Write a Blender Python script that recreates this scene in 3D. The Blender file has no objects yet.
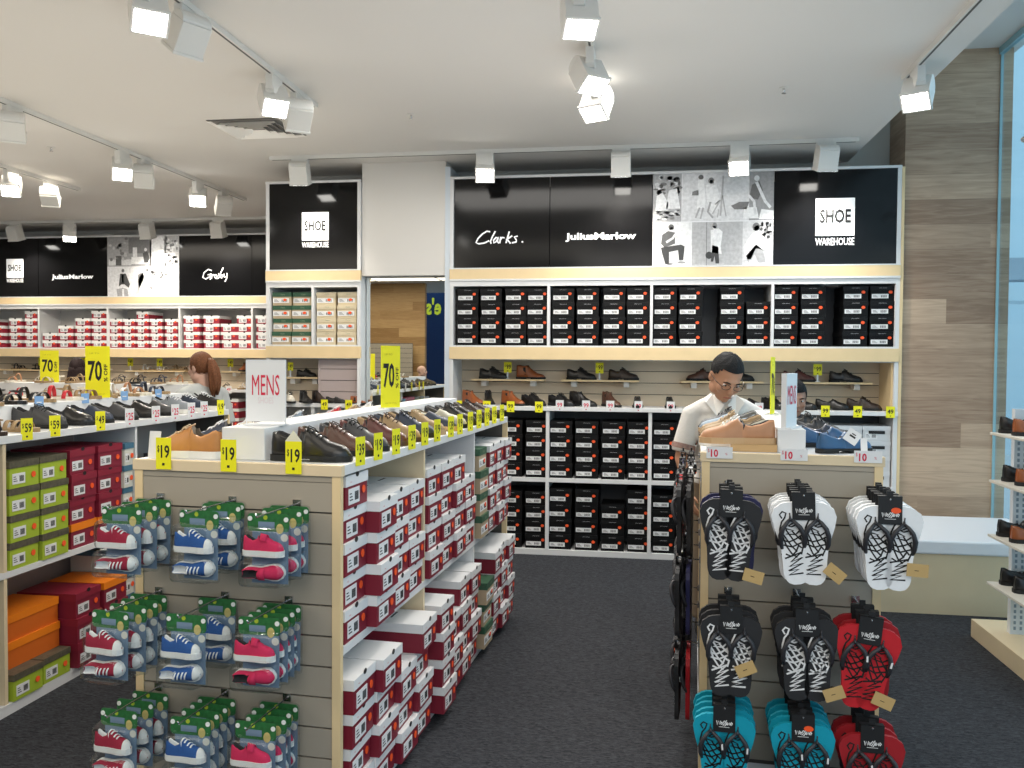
import bpy, bmesh, math, random
from mathutils import Vector, Matrix, Euler
random.seed(7)
R = math.radians
COL = bpy.context.scene.collection

# ---------------------------------------------------------------- materials
MATS = {}
def mat(name, col, rough=.5, metal=0, spec=.5, emit=None, estr=0, trans=0, alpha=1, coat=0, noise=0, nscale=40, bump=0, bscale=200, ior=1.45):
    if name in MATS: return MATS[name]
    m = bpy.data.materials.new(name); m.use_nodes = True
    nt = m.node_tree; b = nt.nodes['Principled BSDF']
    b.inputs['Base Color'].default_value = (*col, 1); b.inputs['Roughness'].default_value = rough
    b.inputs['Metallic'].default_value = metal; b.inputs['Specular IOR Level'].default_value = spec
    b.inputs['IOR'].default_value = ior
    if trans: b.inputs['Transmission Weight'].default_value = trans
    if alpha < 1: b.inputs['Alpha'].default_value = alpha
    if coat: b.inputs['Coat Weight'].default_value = coat; b.inputs['Coat Roughness'].default_value = .15
    if emit: b.inputs['Emission Color'].default_value = (*emit, 1); b.inputs['Emission Strength'].default_value = estr
    tc = None
    if noise or bump:
        tc = nt.nodes.new('ShaderNodeTexCoord')
    if noise:
        n = nt.nodes.new('ShaderNodeTexNoise'); n.inputs['Scale'].default_value = nscale; n.inputs['Detail'].default_value = 4
        nt.links.new(tc.outputs['Object'], n.inputs['Vector'])
        mx = nt.nodes.new('ShaderNodeMix'); mx.data_type = 'RGBA'
        mx.inputs[6].default_value = (*[c * (1 - noise) for c in col], 1); mx.inputs[7].default_value = (*[min(1, c * (1 + noise)) for c in col], 1)
        nt.links.new(n.outputs['Fac'], mx.inputs[0]); nt.links.new(mx.outputs[2], b.inputs['Base Color'])
    if bump:
        n2 = nt.nodes.new('ShaderNodeTexNoise'); n2.inputs['Scale'].default_value = bscale
        nt.links.new(tc.outputs['Object'], n2.inputs['Vector'])
        bp = nt.nodes.new('ShaderNodeBump'); bp.inputs['Strength'].default_value = bump; bp.inputs['Distance'].default_value = .01
        nt.links.new(n2.outputs['Fac'], bp.inputs['Height']); nt.links.new(bp.outputs['Normal'], b.inputs['Normal'])
    MATS[name] = m
    return m

def wood(name, c1, c2, plank=.15, plen=1.6, horizontal_axis=0, rough=.5, tone=.35):
    """planks running along x (object space), stacked in z, each plank with a tone of its own, with stretched grain"""
    if name in MATS: return MATS[name]
    m = bpy.data.materials.new(name); m.use_nodes = True
    nt = m.node_tree; b = nt.nodes['Principled BSDF']; b.inputs['Roughness'].default_value = rough
    N = nt.nodes.new; L = nt.links.new
    tc = N('ShaderNodeTexCoord'); sp = N('ShaderNodeSeparateXYZ'); L(tc.outputs['Object'], sp.inputs[0])
    def M(op, a, bb=None):
        n = N('ShaderNodeMath'); n.operation = op
        for i, v in enumerate((a, bb)):
            if v is None: continue
            if isinstance(v, (int, float)): n.inputs[i].default_value = v
            else: L(v, n.inputs[i])
        return n.outputs[0]
    xy = M('ADD', sp.outputs[0], sp.outputs[1])
    row = M('FLOOR', M('DIVIDE', sp.outputs[2], plank))
    off = M('MULTIPLY', row, .613)
    colm = M('FLOOR', M('ADD', M('DIVIDE', xy, plen), off))
    cb = N('ShaderNodeCombineXYZ'); L(row, cb.inputs[0]); L(colm, cb.inputs[1])
    wn = N('ShaderNodeTexWhiteNoise'); L(cb.outputs[0], wn.inputs['Vector'])
    cg = N('ShaderNodeCombineXYZ'); L(M('MULTIPLY', xy, 2.2), cg.inputs[0]); L(M('MULTIPLY', sp.outputs[2], 26), cg.inputs[1]); L(M('MULTIPLY', wn.outputs[0], 30), cg.inputs[2])
    ns = N('ShaderNodeTexNoise'); ns.inputs['Scale'].default_value = 1.6; ns.inputs['Detail'].default_value = 7; ns.inputs['Distortion'].default_value = .9
    L(cg.outputs[0], ns.inputs['Vector'])
    f = M('ADD', M('MULTIPLY', wn.outputs[0], tone), M('MULTIPLY', ns.outputs['Fac'], 1 - tone))
    rp = N('ShaderNodeValToRGB'); rp.color_ramp.elements[0].position = .25; rp.color_ramp.elements[1].position = .75
    rp.color_ramp.elements[0].color = (*c1, 1); rp.color_ramp.elements[1].color = (*c2, 1)
    L(f, rp.inputs[0])
    fr = M('FRACT', M('DIVIDE', sp.outputs[2], plank))
    seam = M('LESS_THAN', fr, .012)
    mx = N('ShaderNodeMix'); mx.data_type = 'RGBA'; L(M('MULTIPLY', seam, .45), mx.inputs[0]); L(rp.outputs[0], mx.inputs[6]); mx.inputs[7].default_value = (*[c * .3 for c in c1], 1)
    L(mx.outputs[2], b.inputs['Base Color'])
    MATS[name] = m
    return m

def carpet_mat():
    m = bpy.data.materials.new('carpet'); m.use_nodes = True
    nt = m.node_tree; b = nt.nodes['Principled BSDF']; b.inputs['Roughness'].default_value = .95; b.inputs['Specular IOR Level'].default_value = .15
    N = nt.nodes.new; L = nt.links.new
    tc = N('ShaderNodeTexCoord'); mp = N('ShaderNodeMapping'); mp.inputs['Scale'].default_value = (34, 90, 1); L(tc.outputs['Object'], mp.inputs[0])
    n = N('ShaderNodeTexNoise'); n.inputs['Scale'].default_value = 1.0; n.inputs['Detail'].default_value = 3; n.inputs['Distortion'].default_value = 1.2
    L(mp.outputs[0], n.inputs['Vector'])
    n2 = N('ShaderNodeTexNoise'); n2.inputs['Scale'].default_value = 260; L(tc.outputs['Object'], n2.inputs['Vector'])
    a = N('ShaderNodeMath'); a.operation = 'ADD'; L(n.outputs['Fac'], a.inputs[0])
    a2 = N('ShaderNodeMath'); a2.operation = 'MULTIPLY'; L(n2.outputs['Fac'], a2.inputs[0]); a2.inputs[1].default_value = .5; L(a2.outputs[0], a.inputs[1])
    rp = N('ShaderNodeValToRGB'); rp.color_ramp.elements[0].position = .55; rp.color_ramp.elements[1].position = .95
    rp.color_ramp.elements[0].color = (.017, .018, .021, 1); rp.color_ramp.elements[1].color = (.062, .065, .074, 1)
    L(a.outputs[0], rp.inputs[0]); L(rp.outputs[0], b.inputs['Base Color'])
    bp = N('ShaderNodeBump'); bp.inputs['Strength'].default_value = .6; bp.inputs['Distance'].default_value = .01
    L(a.outputs[0], bp.inputs['Height']); L(bp.outputs['Normal'], b.inputs['Normal'])
    return m

WHITE = mat('white_laminate', (.70, .70, .70), .4)
WALLW = mat('wall_paint', (.62, .60, .57), .9)
CEILW = mat('ceiling_paint', (.72, .70, .67), .95)
GREIGE = mat('greige_slat', (.37, .325, .26), .5)
SLATW = mat('wall_slat_beige', (.66, .55, .41), .5)
PINKISH = mat('pinkish_slat', (.46, .38, .365), .5)
GROOVE = mat('groove_dark', (.09, .08, .07), .7)
BIRCH = mat('birch', (.76, .58, .33), .45, noise=.07, nscale=9)
BIRCHP = mat('pale_birch', (.72, .58, .38), .5, noise=.07, nscale=6)
OAK = wood('oak_planks', (.26, .16, .10), (.58, .41, .28), .19, 1.9, tone=.42)
OAKW = wood('warm_planks', (.30, .16, .05), (.58, .37, .16), .19, 1.9, tone=.5)
DARKG = mat('dark_grey_panel', (.085, .09, .10), .5)
LIGHTG = mat('light_grey_panel', (.52, .50, .47), .6)
BLACKGLOSS = mat('sign_black', (.005, .005, .0055), .11, spec=.28)
BLACK = mat('black', (.012, .012, .013), .5)
CHROME = mat('chrome', (.7, .7, .7), .25, metal=1)
STEEL = mat('steel_white', (.72, .74, .76), .35)
YEL = mat('tag_yellow', (.86, .80, .012), .5)
WHT = mat('paper_white', (.74, .74, .74), .5)
INK = mat('ink_black', (.01, .01, .01), .6)
RED = mat('ink_red', (.62, .02, .06), .6)
PINK = mat('ink_pink', (.75, .13, .25), .6)
FAINT = mat('ink_faint', (.70, .60, .62), .6)
DOT = mat('sticker_orange', (.92, .10, .02), .5)
LENS = mat('lamp_lens', (1, 1, 1), .3, emit=(1, .97, .9), estr=28)
LAMPW = mat('lamp_housing', (.70, .69, .66), .45)
def thin_clear(name, tint, rough, edge=.5):
    m = bpy.data.materials.new(name); m.use_nodes = True; nt = m.node_tree
    for n in list(nt.nodes):
        if n.type == 'BSDF_PRINCIPLED': nt.nodes.remove(n)
    out = [n for n in nt.nodes if n.type == 'OUTPUT_MATERIAL'][0]
    t = nt.nodes.new('ShaderNodeBsdfTransparent'); t.inputs[0].default_value = (*tint, 1)
    g = nt.nodes.new('ShaderNodeBsdfGlossy'); g.inputs['Roughness'].default_value = rough
    lw = nt.nodes.new('ShaderNodeLayerWeight'); lw.inputs[0].default_value = edge
    mx = nt.nodes.new('ShaderNodeMixShader'); pw = nt.nodes.new('ShaderNodeMath'); pw.operation = 'POWER'; pw.inputs[1].default_value = 3.0; nt.links.new(lw.outputs['Facing'], pw.inputs[0]); ml = nt.nodes.new('ShaderNodeMath'); ml.operation = 'MULTIPLY_ADD'; ml.inputs[1].default_value = .45; ml.inputs[2].default_value = edge * .25; nt.links.new(pw.outputs[0], ml.inputs[0]); lw.inputs[0].default_value = .5; nt.links.new(ml.outputs[0], mx.inputs[0]); nt.links.new(t.outputs[0], mx.inputs[1]); nt.links.new(g.outputs[0], mx.inputs[2]); nt.links.new(mx.outputs[0], out.inputs[0])
    MATS[name] = m; return m
GLASS = thin_clear('glass', (.84, .95, .98), .01, .12)
GEDGE = mat('glass_edge', (.30, .50, .56), .15)
CARPET = carpet_mat()

# ---------------------------------------------------------------- mesh builder
class MB:
    def __init__(s): s.bm = bmesh.new(); s.mats = []
    def mi(s, m):
        if m not in s.mats: s.mats.append(m)
        return s.mats.index(m)
    def face(s, pts, m, smooth=False):
        vs = [s.bm.verts.new(p) for p in pts]
        f = s.bm.faces.new(vs); f.material_index = s.mi(m); f.smooth = smooth; return f
    def box(s, x0, x1, y0, y1, z0, z1, m, M=None):
        i = s.mi(m)
        P = [Vector((x, y, z)) for z in (z0, z1) for y in (y0, y1) for x in (x0, x1)]
        if M is not None: P = [M @ p for p in P]
        v = [s.bm.verts.new(p) for p in P]
        for q in ((0, 2, 3, 1), (4, 5, 7, 6), (0, 1, 5, 4), (2, 6, 7, 3), (0, 4, 6, 2), (1, 3, 7, 5)):
            f = s.bm.faces.new([v[k] for k in q]); f.material_index = i
        return s
    def rings(s, rings, m, closed=True, cap=True, smooth=True, matf=None):
        i = s.mi(m)
        V = [[s.bm.verts.new(p) for p in r] for r in rings]
        n = len(V[0])
        for a in range(len(V) - 1):
            for b in range(n if closed else n - 1):
                c = (b + 1) % n
                try: f = s.bm.faces.new((V[a][b], V[a][c], V[a + 1][c], V[a + 1][b]))
                except ValueError: continue
                f.material_index = i if matf is None else s.mi(matf(a, b)); f.smooth = smooth
        if cap and closed:
            for r in (V[0][::-1], V[-1]):
                try: f = s.bm.faces.new(r); f.material_index = i
                except ValueError: pass
        return s
    def tube(s, pts, rad, m, n=8, caps=True):
        pts = [Vector(p) for p in pts]; rs = []
        rad = rad if isinstance(rad, (list, tuple)) else [rad] * len(pts)
        for k, p in enumerate(pts):
            d = (pts[min(k + 1, len(pts) - 1)] - pts[max(k - 1, 0)])
            d = d.normalized() if d.length > 1e-9 else Vector((0, 0, 1))
            u = d.orthogonal().normalized() if k == 0 else (u - d * u.dot(d)).normalized()
            w = d.cross(u)
            rs.append([p + (u * math.cos(2 * math.pi * j / n) + w * math.sin(2 * math.pi * j / n)) * rad[k] for j in range(n)])
        return s.rings(rs, m, cap=caps)
    def disc(s, c, r, m, n=16, axis='y', h=.001, ry=None):
        ry = ry or r; rs = []
        for t in (0, h):
            ring = []
            for j in range(n):
                a = 2 * math.pi * j / n
                if axis == 'y': ring.append((c[0] + r * math.cos(a), c[1] - t, c[2] + ry * math.sin(a)))
                elif axis == 'z': ring.append((c[0] + r * math.cos(a), c[1] + ry * math.sin(a), c[2] + t))
                else: ring.append((c[0] + t, c[1] + r * math.cos(a), c[2] + ry * math.sin(a)))
            rs.append(ring)
        return s.rings(rs, m, smooth=False)
    def ellipsoid(s, c, r, m, nu=14, nv=9, M=None):
        rs = []
        for a in range(nv + 1):
            ph = math.pi * a / nv
            ph = min(max(ph, .02), math.pi - .02)
            ring = [Vector((c[0] + r[0] * math.sin(ph) * math.cos(2 * math.pi * b / nu), c[1] + r[1] * math.sin(ph) * math.sin(2 * math.pi * b / nu), c[2] + r[2] * math.cos(ph))) for b in range(nu)]
            if M is not None: ring = [M @ p for p in ring]
            rs.append(ring)
        return s.rings(rs[::-1], m)
    def ribbon(s, pts, w, m, y=0, M=None, th=.0008):
        """flat stroke in the xz plane facing -y, with some thickness"""
        P = [Vector((p[0], 0, p[1])) for p in pts]; i = s.mi(m); L = []
        for k, p in enumerate(P):
            d = P[min(k + 1, len(P) - 1)] - P[max(k - 1, 0)]
            d = d.normalized() if d.length > 1e-9 else Vector((1, 0, 0))
            nrm = Vector((-d.z, 0, d.x)) * w / 2
            if k == 0: p = p - d * w * .3
            if k == len(P) - 1: p = p + d * w * .3
            row = [p + nrm + Vector((0, y, 0)), p - nrm + Vector((0, y, 0)), p - nrm + Vector((0, y - th, 0)), p + nrm + Vector((0, y - th, 0))]
            if M is not None: row = [M @ q for q in row]
            L.append(row)
        return s.rings(L, m, smooth=False)
    def prism(s, outline, m, y0, y1, M=None):
        """outline in xz extruded along y"""
        rs = [[Vector((p[0], y, p[1])) for p in outline] for y in (y0, y1)]
        if M is not None: rs = [[M @ p for p in r] for r in rs]
        return s.rings(rs, m, smooth=False)
    def slab(s, outline, m, z0, z1, M=None):
        rs = [[Vector((p[0], p[1], z)) for p in outline] for z in (z0, z1)]
        if M is not None: rs = [[M @ p for p in r] for r in rs]
        return s.rings(rs, m, smooth=False)
    def add_mesh(s, me, m, M):
        i = s.mi(m); vs = [s.bm.verts.new(M @ v.co) for v in me.vertices]
        for p in me.polygons:
            try: f = s.bm.faces.new([vs[k] for k in p.vertices]); f.material_index = i
            except ValueError: pass
        return s
    def mesh(s, name='mesh', bevel=0, fix=True):
        if fix: bmesh.ops.recalc_face_normals(s.bm, faces=s.bm.faces[:])
        if bevel:
            bmesh.ops.bevel(s.bm, geom=[e for e in s.bm.edges if len(e.link_faces) == 2 and e.calc_face_angle(0) > .8], offset=bevel, segments=2, profile=.5, affect='EDGES')
        me = bpy.data.meshes.new(name); s.bm.to_mesh(me); s.bm.free()
        for m in s.mats: me.materials.append(m)
        return me

def newobj(name, me, parent=None):
    o = bpy.data.objects.new(name, me); COL.objects.link(o)
    if parent is not None: o.parent = parent
    return o
def tag(o, label, cat, group=None, kind=None):
    if label: o['label'] = label
    if cat: o['category'] = cat
    if group: o['group'] = group
    if kind: o['kind'] = kind
    return o
def structure(name, mb, bevel=0):
    o = newobj(name, mb.mesh(name, bevel)); o['kind'] = 'structure'; return o
LABELS = {}
def inst(spec, label, cat, loc=(0, 0, 0), rot=0, group=None, M=None, name=None, scale=None):
    """spec = (name, mesh|None, [children (name, mesh, [kids], label, Matrix)])"""
    o = newobj(name or spec[0], spec[1])
    if M is None:
        e = rot if isinstance(rot, (tuple, list)) else (0, 0, rot)
        M = Matrix.Translation(loc) @ Euler(e).to_matrix().to_4x4()
    if scale: M = M @ Matrix.Diagonal((scale, scale, scale, 1))
    o.matrix_world = M
    LABELS.setdefault(label, []).append(o)
    tag(o, label, cat, group)
    def kids(par, lst):
        for c in lst:
            k = newobj(c[0], c[1], par)
            if len(c) > 4 and c[4] is not None: k.matrix_local = c[4]
            if len(c) > 3 and c[3]: k['label'] = c[3]
            if len(c) > 2 and c[2]: kids(k, c[2])
    kids(o, spec[2] if len(spec) > 2 else [])
    return o
def T(x, y, z): return Matrix.Translation((x, y, z))
def RZ(a): return Matrix.Rotation(a, 4, 'Z')
def RX(a): return Matrix.Rotation(a, 4, 'X')
def RY(a): return Matrix.Rotation(a, 4, 'Y')

# ---------------------------------------------------------------- lettering (built-in font turned into mesh)
FACE_Y = Matrix.Rotation(R(90), 4, 'X')     # xy text -> xz plane facing -y
_tc = {}
def text_mesh(s, bold=0, ext=.0):
    k = (s, bold, ext)
    if k in _tc: return _tc[k]
    cu = bpy.data.curves.new('t', 'FONT'); cu.body = s; cu.align_x = 'CENTER'; cu.align_y = 'CENTER'; cu.offset = bold; cu.size = 1; cu.resolution_u = 2; cu.extrude = ext
    ob = bpy.data.objects.new('t', cu); COL.objects.link(ob)
    bpy.context.view_layer.update()
    me = bpy.data.meshes.new_from_object(ob.evaluated_get(bpy.context.evaluated_depsgraph_get()))
    bpy.data.objects.remove(ob); _tc[k] = me
    return me
def text_to(mb, s, m, cx, cz, w=None, h=None, y=-.001, bold=0, rot=0, shear=0):
    """put text centred on (cx, cz) in the xz plane, w and h are its outer size"""
    me = text_mesh(s, bold)
    xs = [v.co.x for v in me.vertices]; ys = [v.co.y for v in me.vertices]
    W = max(xs) - min(xs); H = max(ys) - min(ys)
    sx = (w / W) if w else None; sy = (h / H) if h else None
    if sx is None: sx = sy
    if sy is None: sy = sx
    C = T(-(max(xs) + min(xs)) / 2, -(max(ys) + min(ys)) / 2, 0)
    Sh = Matrix(((1, shear, 0, 0), (0, 1, 0, 0), (0, 0, 1, 0), (0, 0, 0, 1)))
    M = T(cx, y, cz) @ FACE_Y @ RZ(rot) @ Matrix.Diagonal((sx, sy, 1, 1)) @ Sh @ C
    return mb.add_mesh(me, m, M)

# ---------------------------------------------------------------- counting words for labels
ORD = ['first', 'second', 'third', 'fourth', 'fifth', 'sixth', 'seventh', 'eighth', 'ninth', 'tenth', 'eleventh', 'twelfth', 'thirteenth', 'fourteenth', 'fifteenth', 'sixteenth', 'seventeenth', 'eighteenth', 'nineteenth', 'twentieth']
def level(i, n):
    if n == 1: return 'standing alone'
    if i == 0: return 'bottom'
    if i == n - 1: return 'top'
    return ORD[i] + ' up'
# ---------------------------------------------------------------- shoes (toe towards +x, sole on z = 0)
def lerp_tab(tab, s):
    for k in range(len(tab) - 1):
        a, b = tab[k], tab[k + 1]
        if s <= b[0]:
            t = (s - a[0]) / (b[0] - a[0]); t = max(0, min(1, t)); t = t * t * (3 - 2 * t)
            return a[1] + (b[1] - a[1]) * t
    return tab[-1][1]
WTAB = [(0, .014), (.03, .026), (.1, .033), (.2, .034), (.4, .032), (.55, .038), (.72, .047), (.84, .045), (.93, .034), (.98, .018), (1, .006)]
OFFT = [(0, 0), (.4, 0), (.75, .005), (1, .004)]
HT = {
 'derby': [(0, .078), (.06, .082), (.15, .075), (.28, .062), (.36, .066), (.42, .092), (.5, .087), (.62, .070), (.74, .054), (.86, .047), (.94, .040), (1, .022)],
 'loafer': [(0, .074), (.08, .074), (.2, .062), (.34, .055), (.44, .062), (.5, .078), (.58, .070), (.7, .056), (.85, .048), (.94, .040), (1, .024)],
 'sneaker': [(0, .078), (.06, .084), (.15, .074), (.26, .064), (.36, .070), (.42, .094), (.5, .088), (.62, .074), (.74, .062), (.86, .056), (.94, .048), (1, .032)],
 'boot': [(0, .125), (.08, .13), (.2, .125), (.3, .12), (.36, .125), (.41, .128), (.5, .098), (.62, .074), (.74, .056), (.86, .048), (.94, .040), (1, .024)],
}
def shoe_upper(kind, L, m, lining, soleh, toe_m=None):
    H = HT[kind]; mb = MB(); rings = []; n = 32
    so, se = (.05, .40)
    S = [0, .02, .05, .09, .14, .2, .26, .32, .37, .40, .43, .46, .5, .55, .6, .66, .72, .78, .84, .89, .93, .96, .985, 1]
    for s in S:
        w = lerp_tab(WTAB, s) * L / .29; h = lerp_tab(H, s) * L / .29; yo = lerp_tab(OFFT, s) * L / .29; x = s * L
        base = soleh * .6; ring = []
        if s < .005 or s > se:
            if s > se:
                for j in range(17):
                    th = math.pi * j / 16; c, q = math.cos(th), math.sin(th)
                    yy = w * (abs(c) ** .75) * (1 if c > 0 else -1); zz = base + (h - base) * (q ** (.9 if s > .8 else 1.15 if s > .5 else 1.5))
                    ring.append((x, yo + yy, zz))
            else:
                for j in range(17):
                    t = 1 - j / 8; ring.append((x, yo + w * t, base if j in (0, 16) else h))
                ring = [(x, yo + w, base), (x, yo + w, base + (h - base) * .3), (x, yo + w * .98, base + (h - base) * .6), (x + .003, yo + w * .9, base + (h - base) * .85), (x + .004, yo + w * .8, h)] + [(x + .006, yo + w * (.7 - .175 * k), h) for k in range(1, 8)] + [(x + .004, yo - w * .8, h), (x + .003, yo - w * .9, base + (h - base) * .85), (x, yo - w * .98, base + (h - base) * .6), (x, yo - w, base + (h - base) * .3), (x, yo - w, base)]
        else:
            e = (1 if kind != 'boot' else .92)
            rim = .72 * e; deep = base + .012
            if s <= so: deep = h - .01
            half = [(w, base), (w * 1.02, base + (h - base) * .3), (w * .97, base + (h - base) * .6), (w * .86, base + (h - base) * .87), (w * rim, h), (w * (rim - .09), h - .004), (w * (rim - .12), (h + deep) / 2), (w * .5, deep)]
            ring = [(x, yo + a, b) for a, b in half] + [(x, yo, deep)] + [(x, yo - a, b) for a, b in half[::-1]]
        rings.append([(p[0], p[1], p[2]) for p in ring])
    def mf(a, b):
        if a < 10 and 4 <= b <= 11: return lining
        if toe_m is not None and a >= 18: return toe_m
        return m
    mb.rings(rings, m, closed=True, cap=True, matf=mf)
    return mb.mesh('upper')
def outline(L, k=1.08, n0=0, s1=1.0, s0=0.0):
    S = [0, .015, .04, .08, .14, .22, .32, .42, .52, .62, .7, .78, .85, .9, .94, .97, .99, 1]
    S = [s for s in S if s0 <= s <= s1]
    le = []; ri = []
    for s in S:
        w = lerp_tab(WTAB, s) * L / .29 * k + .001; yo = lerp_tab(OFFT, s) * L / .29
        x = (s - .5) * 1.03 * L + .5 * L
        le.append((x, yo + w)); ri.append((x, yo - w))
    return ri + le[::-1]
def shoe_sole(kind, L, m, h, heel=True):
    mb = MB()
    if kind == 'flat': mb.slab(outline(L), m, 0, h)
    else:
        mb.slab(outline(L), m, h * .45, h)
        mb.slab(outline(L, 1.04, s1=.32), m, 0, h * .46); mb.slab(outline(L, 1.02, s0=.5), m, .001, h * .46)
    return mb.mesh('sole')
def shoe_laces(kind, L, m, n=4, w=.02):
    mb = MB(); H = HT[kind]
    for k in range(n):
        s = .48 + k * .058; h = lerp_tab(H, s) * L / .29
        pts = []
        for j in range(7):
            t = -1 + j / 3; yy = t * w * L / .29
            zz = h + .0035 - (t * t) * .010 * L / .29
            pts.append((s * L + .004 * t, yy + .003, zz))
        mb.tube(pts, .0026 * (L / .29) ** .5, m, 6)
    if n >= 4:
        for sgn in (-1, 1):
            s = .46; h = lerp_tab(H, s) * L / .29
            mb.tube([(s * L, 0, h + .003), (s * L - .005, sgn * .016 * L / .29, h + .009), (s * L + .012, sgn * .03 * L / .29, h - .001), (s * L + .02, sgn * .034 * L / .29, h - .016)], .002 * (L / .29) ** .5, m, 6)
    return mb.mesh('laces')
LIN = mat('shoe_lining', (.10, .075, .05), .8)
LIND = mat('shoe_lining_dark', (.02, .02, .022), .8)
def leather(name, c, r=.36): return mat('leather_' + name, c, r, noise=.12, nscale=30, coat=.15)
LE = {
 'black': leather('black', (.012, .011, .011), .30), 'brown': leather('brown', (.085, .035, .022)), 'maroon': leather('maroon', (.10, .028, .022)),
 'tan': leather('tan', (.42, .20, .07), .5), 'khaki': leather('khaki', (.33, .22, .11), .6), 'navy': leather('navy', (.022, .033, .06), .5),
 'grey': leather('grey', (.12, .12, .125), .5), 'dkbrown': leather('dark_brown', (.035, .02, .014)), 'orange': leather('cognac', (.30, .085, .025)),
 'blue': leather('blue', (.03, .10, .22), .4), 'stone': leather('stone', (.40, .38, .30), .6), 'ltblue': leather('pale_blue', (.28, .36, .45), .6),
 'cream': leather('cream', (.70, .65, .55), .5), 'caramel': leather('caramel', (.46, .20, .055), .5), 'steel': leather('steel', (.22, .24, .27), .5),
 'red': leather('red', (.55, .02, .03), .6), 'charcoal': leather('charcoal', (.045, .045, .048), .6), 'olive': leather('olive', (.13, .10, .055), .7),
 'white': leather('white', (.75, .75, .75), .5), 'peach': leather('peach', (.44, .21, .10), .5),
}
SOLEB = mat('sole_black', (.015, .015, .015), .7); SOLEW = mat('sole_white', (.74, .73, .70), .6); SOLEC = mat('sole_crepe', (.52, .34, .18), .7); SOLEBR = mat('sole_brown', (.10, .05, .03), .6)
LACEB = mat('lace_black', (.01, .01, .01), .8); LACEBR = mat('lace_brown', (.06, .03, .02), .8); LACEW = mat('lace_white', (.82, .82, .82), .8); LACET = mat('lace_tan', (.6, .45, .28), .8)
for _k in HT: HT[_k] = [(a, b * (1.28 if _k != 'boot' else 1.08)) for a, b in HT[_k]]
_sc = {}
def shoe(kind, color, L=.29, sole='black', lace=None, nl=4):
    k = (kind, color, L, sole, lace, nl)
    if k in _sc: return _sc[k]
    sm = {'black': SOLEB, 'white': SOLEW, 'crepe': SOLEC, 'brown': SOLEBR}[sole]
    sh = {'black': .022, 'white': .028, 'crepe': .024, 'brown': .02}[sole] * L / .29
    lm = {None: LACEB, 'black': LACEB, 'brown': LACEBR, 'white': LACEW, 'tan': LACET}[lace]
    kids = [('upper', shoe_upper(kind, L, LE[color], LIN if color in ('tan', 'khaki', 'caramel', 'brown', 'orange', 'stone', 'cream') else LIND, sh)),
            ('sole', shoe_sole('flat' if sole in ('white', 'crepe') else 'heel', L, sm, sh), [], {'black': None, 'white': 'white rubber sole', 'crepe': 'pale crepe sole', 'brown': None}[sole])]
    if kind in ('derby', 'sneaker') and nl: kids.append(('laces', shoe_laces(kind, L, lm, nl)))
    if kind == 'boot':
        e = MB()
        for sg in (-1, 1):
            e.rings([[(.30 * L + dx * (1 - .3 * z), sg * (.0335 - .10 * z * z * L) * L / .29 + sg * .0005, (.045 + z * .07) * L / .29) for dx in (-.014, .014)] + [(.30 * L + .014 * (1 - .3 * z), sg * (.028), (.045 + z * .07) * L / .29), (.30 * L - .014 * (1 - .3 * z), sg * .028, (.045 + z * .07) * L / .29)] for z in (0, .5, 1)], SOLEB)
        kids.append(('elastic_gore', e.mesh('gore')))
    nm = {'derby': 'lace_up_shoe', 'loafer': 'slip_on_shoe', 'sneaker': 'sneaker', 'boot': 'ankle_boot'}[kind]
    _sc[k] = (nm, None, kids)
    return _sc[k]
def sandal(color, sole='khaki', straps=3, L=.26):
    k = ('sandal', color, sole, straps, L)
    if k in _sc: return _sc[k]
    a = MB(); a.slab(outline(L, 1.0), LE[sole], 0, .018); ST = []
    pos = {1: [.62], 2: [.66, .34], 3: [.74, .56, .30], 4: [.8, .66, .5, .22]}[straps]
    for s in pos:
        w = lerp_tab(WTAB, s) * L / .29 + .001; hh = .05 if s < .45 else .042
        if s < .35: hh = .07
        rs = []
        for j in range(9):
            th = math.pi * j / 8; y = w * math.cos(th) * 1.02; z = .012 + hh * math.sin(th)
            c = (s * L, y, z); nx = .011
            rs.append([(c[0] - nx, y, z), (c[0] + nx, y, z), (c[0] + nx, y * .94, z - .003), (c[0] - nx, y * .94, z - .003)])
        b = MB(); b.rings(rs, LE[color]); ST.append(('strap', b.mesh('strap')))
    if straps >= 3:   # backstrap
        w = .03 * L / .29
        pts = [(.3 * L, w, .05), (.1 * L, w, .055), (.01 * L, w * .5, .058), (-.005, 0, .058), (.01 * L, -w * .5, .058), (.1 * L, -w, .055), (.3 * L, -w, .05)]
        b = MB(); b.tube(pts, .004, LE[color], 6); ST.append(('strap', b.mesh('strap')))
    _sc[k] = ('sandal', None, [('sole', a.mesh('sole'))] + ST)
    return _sc[k]

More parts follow.
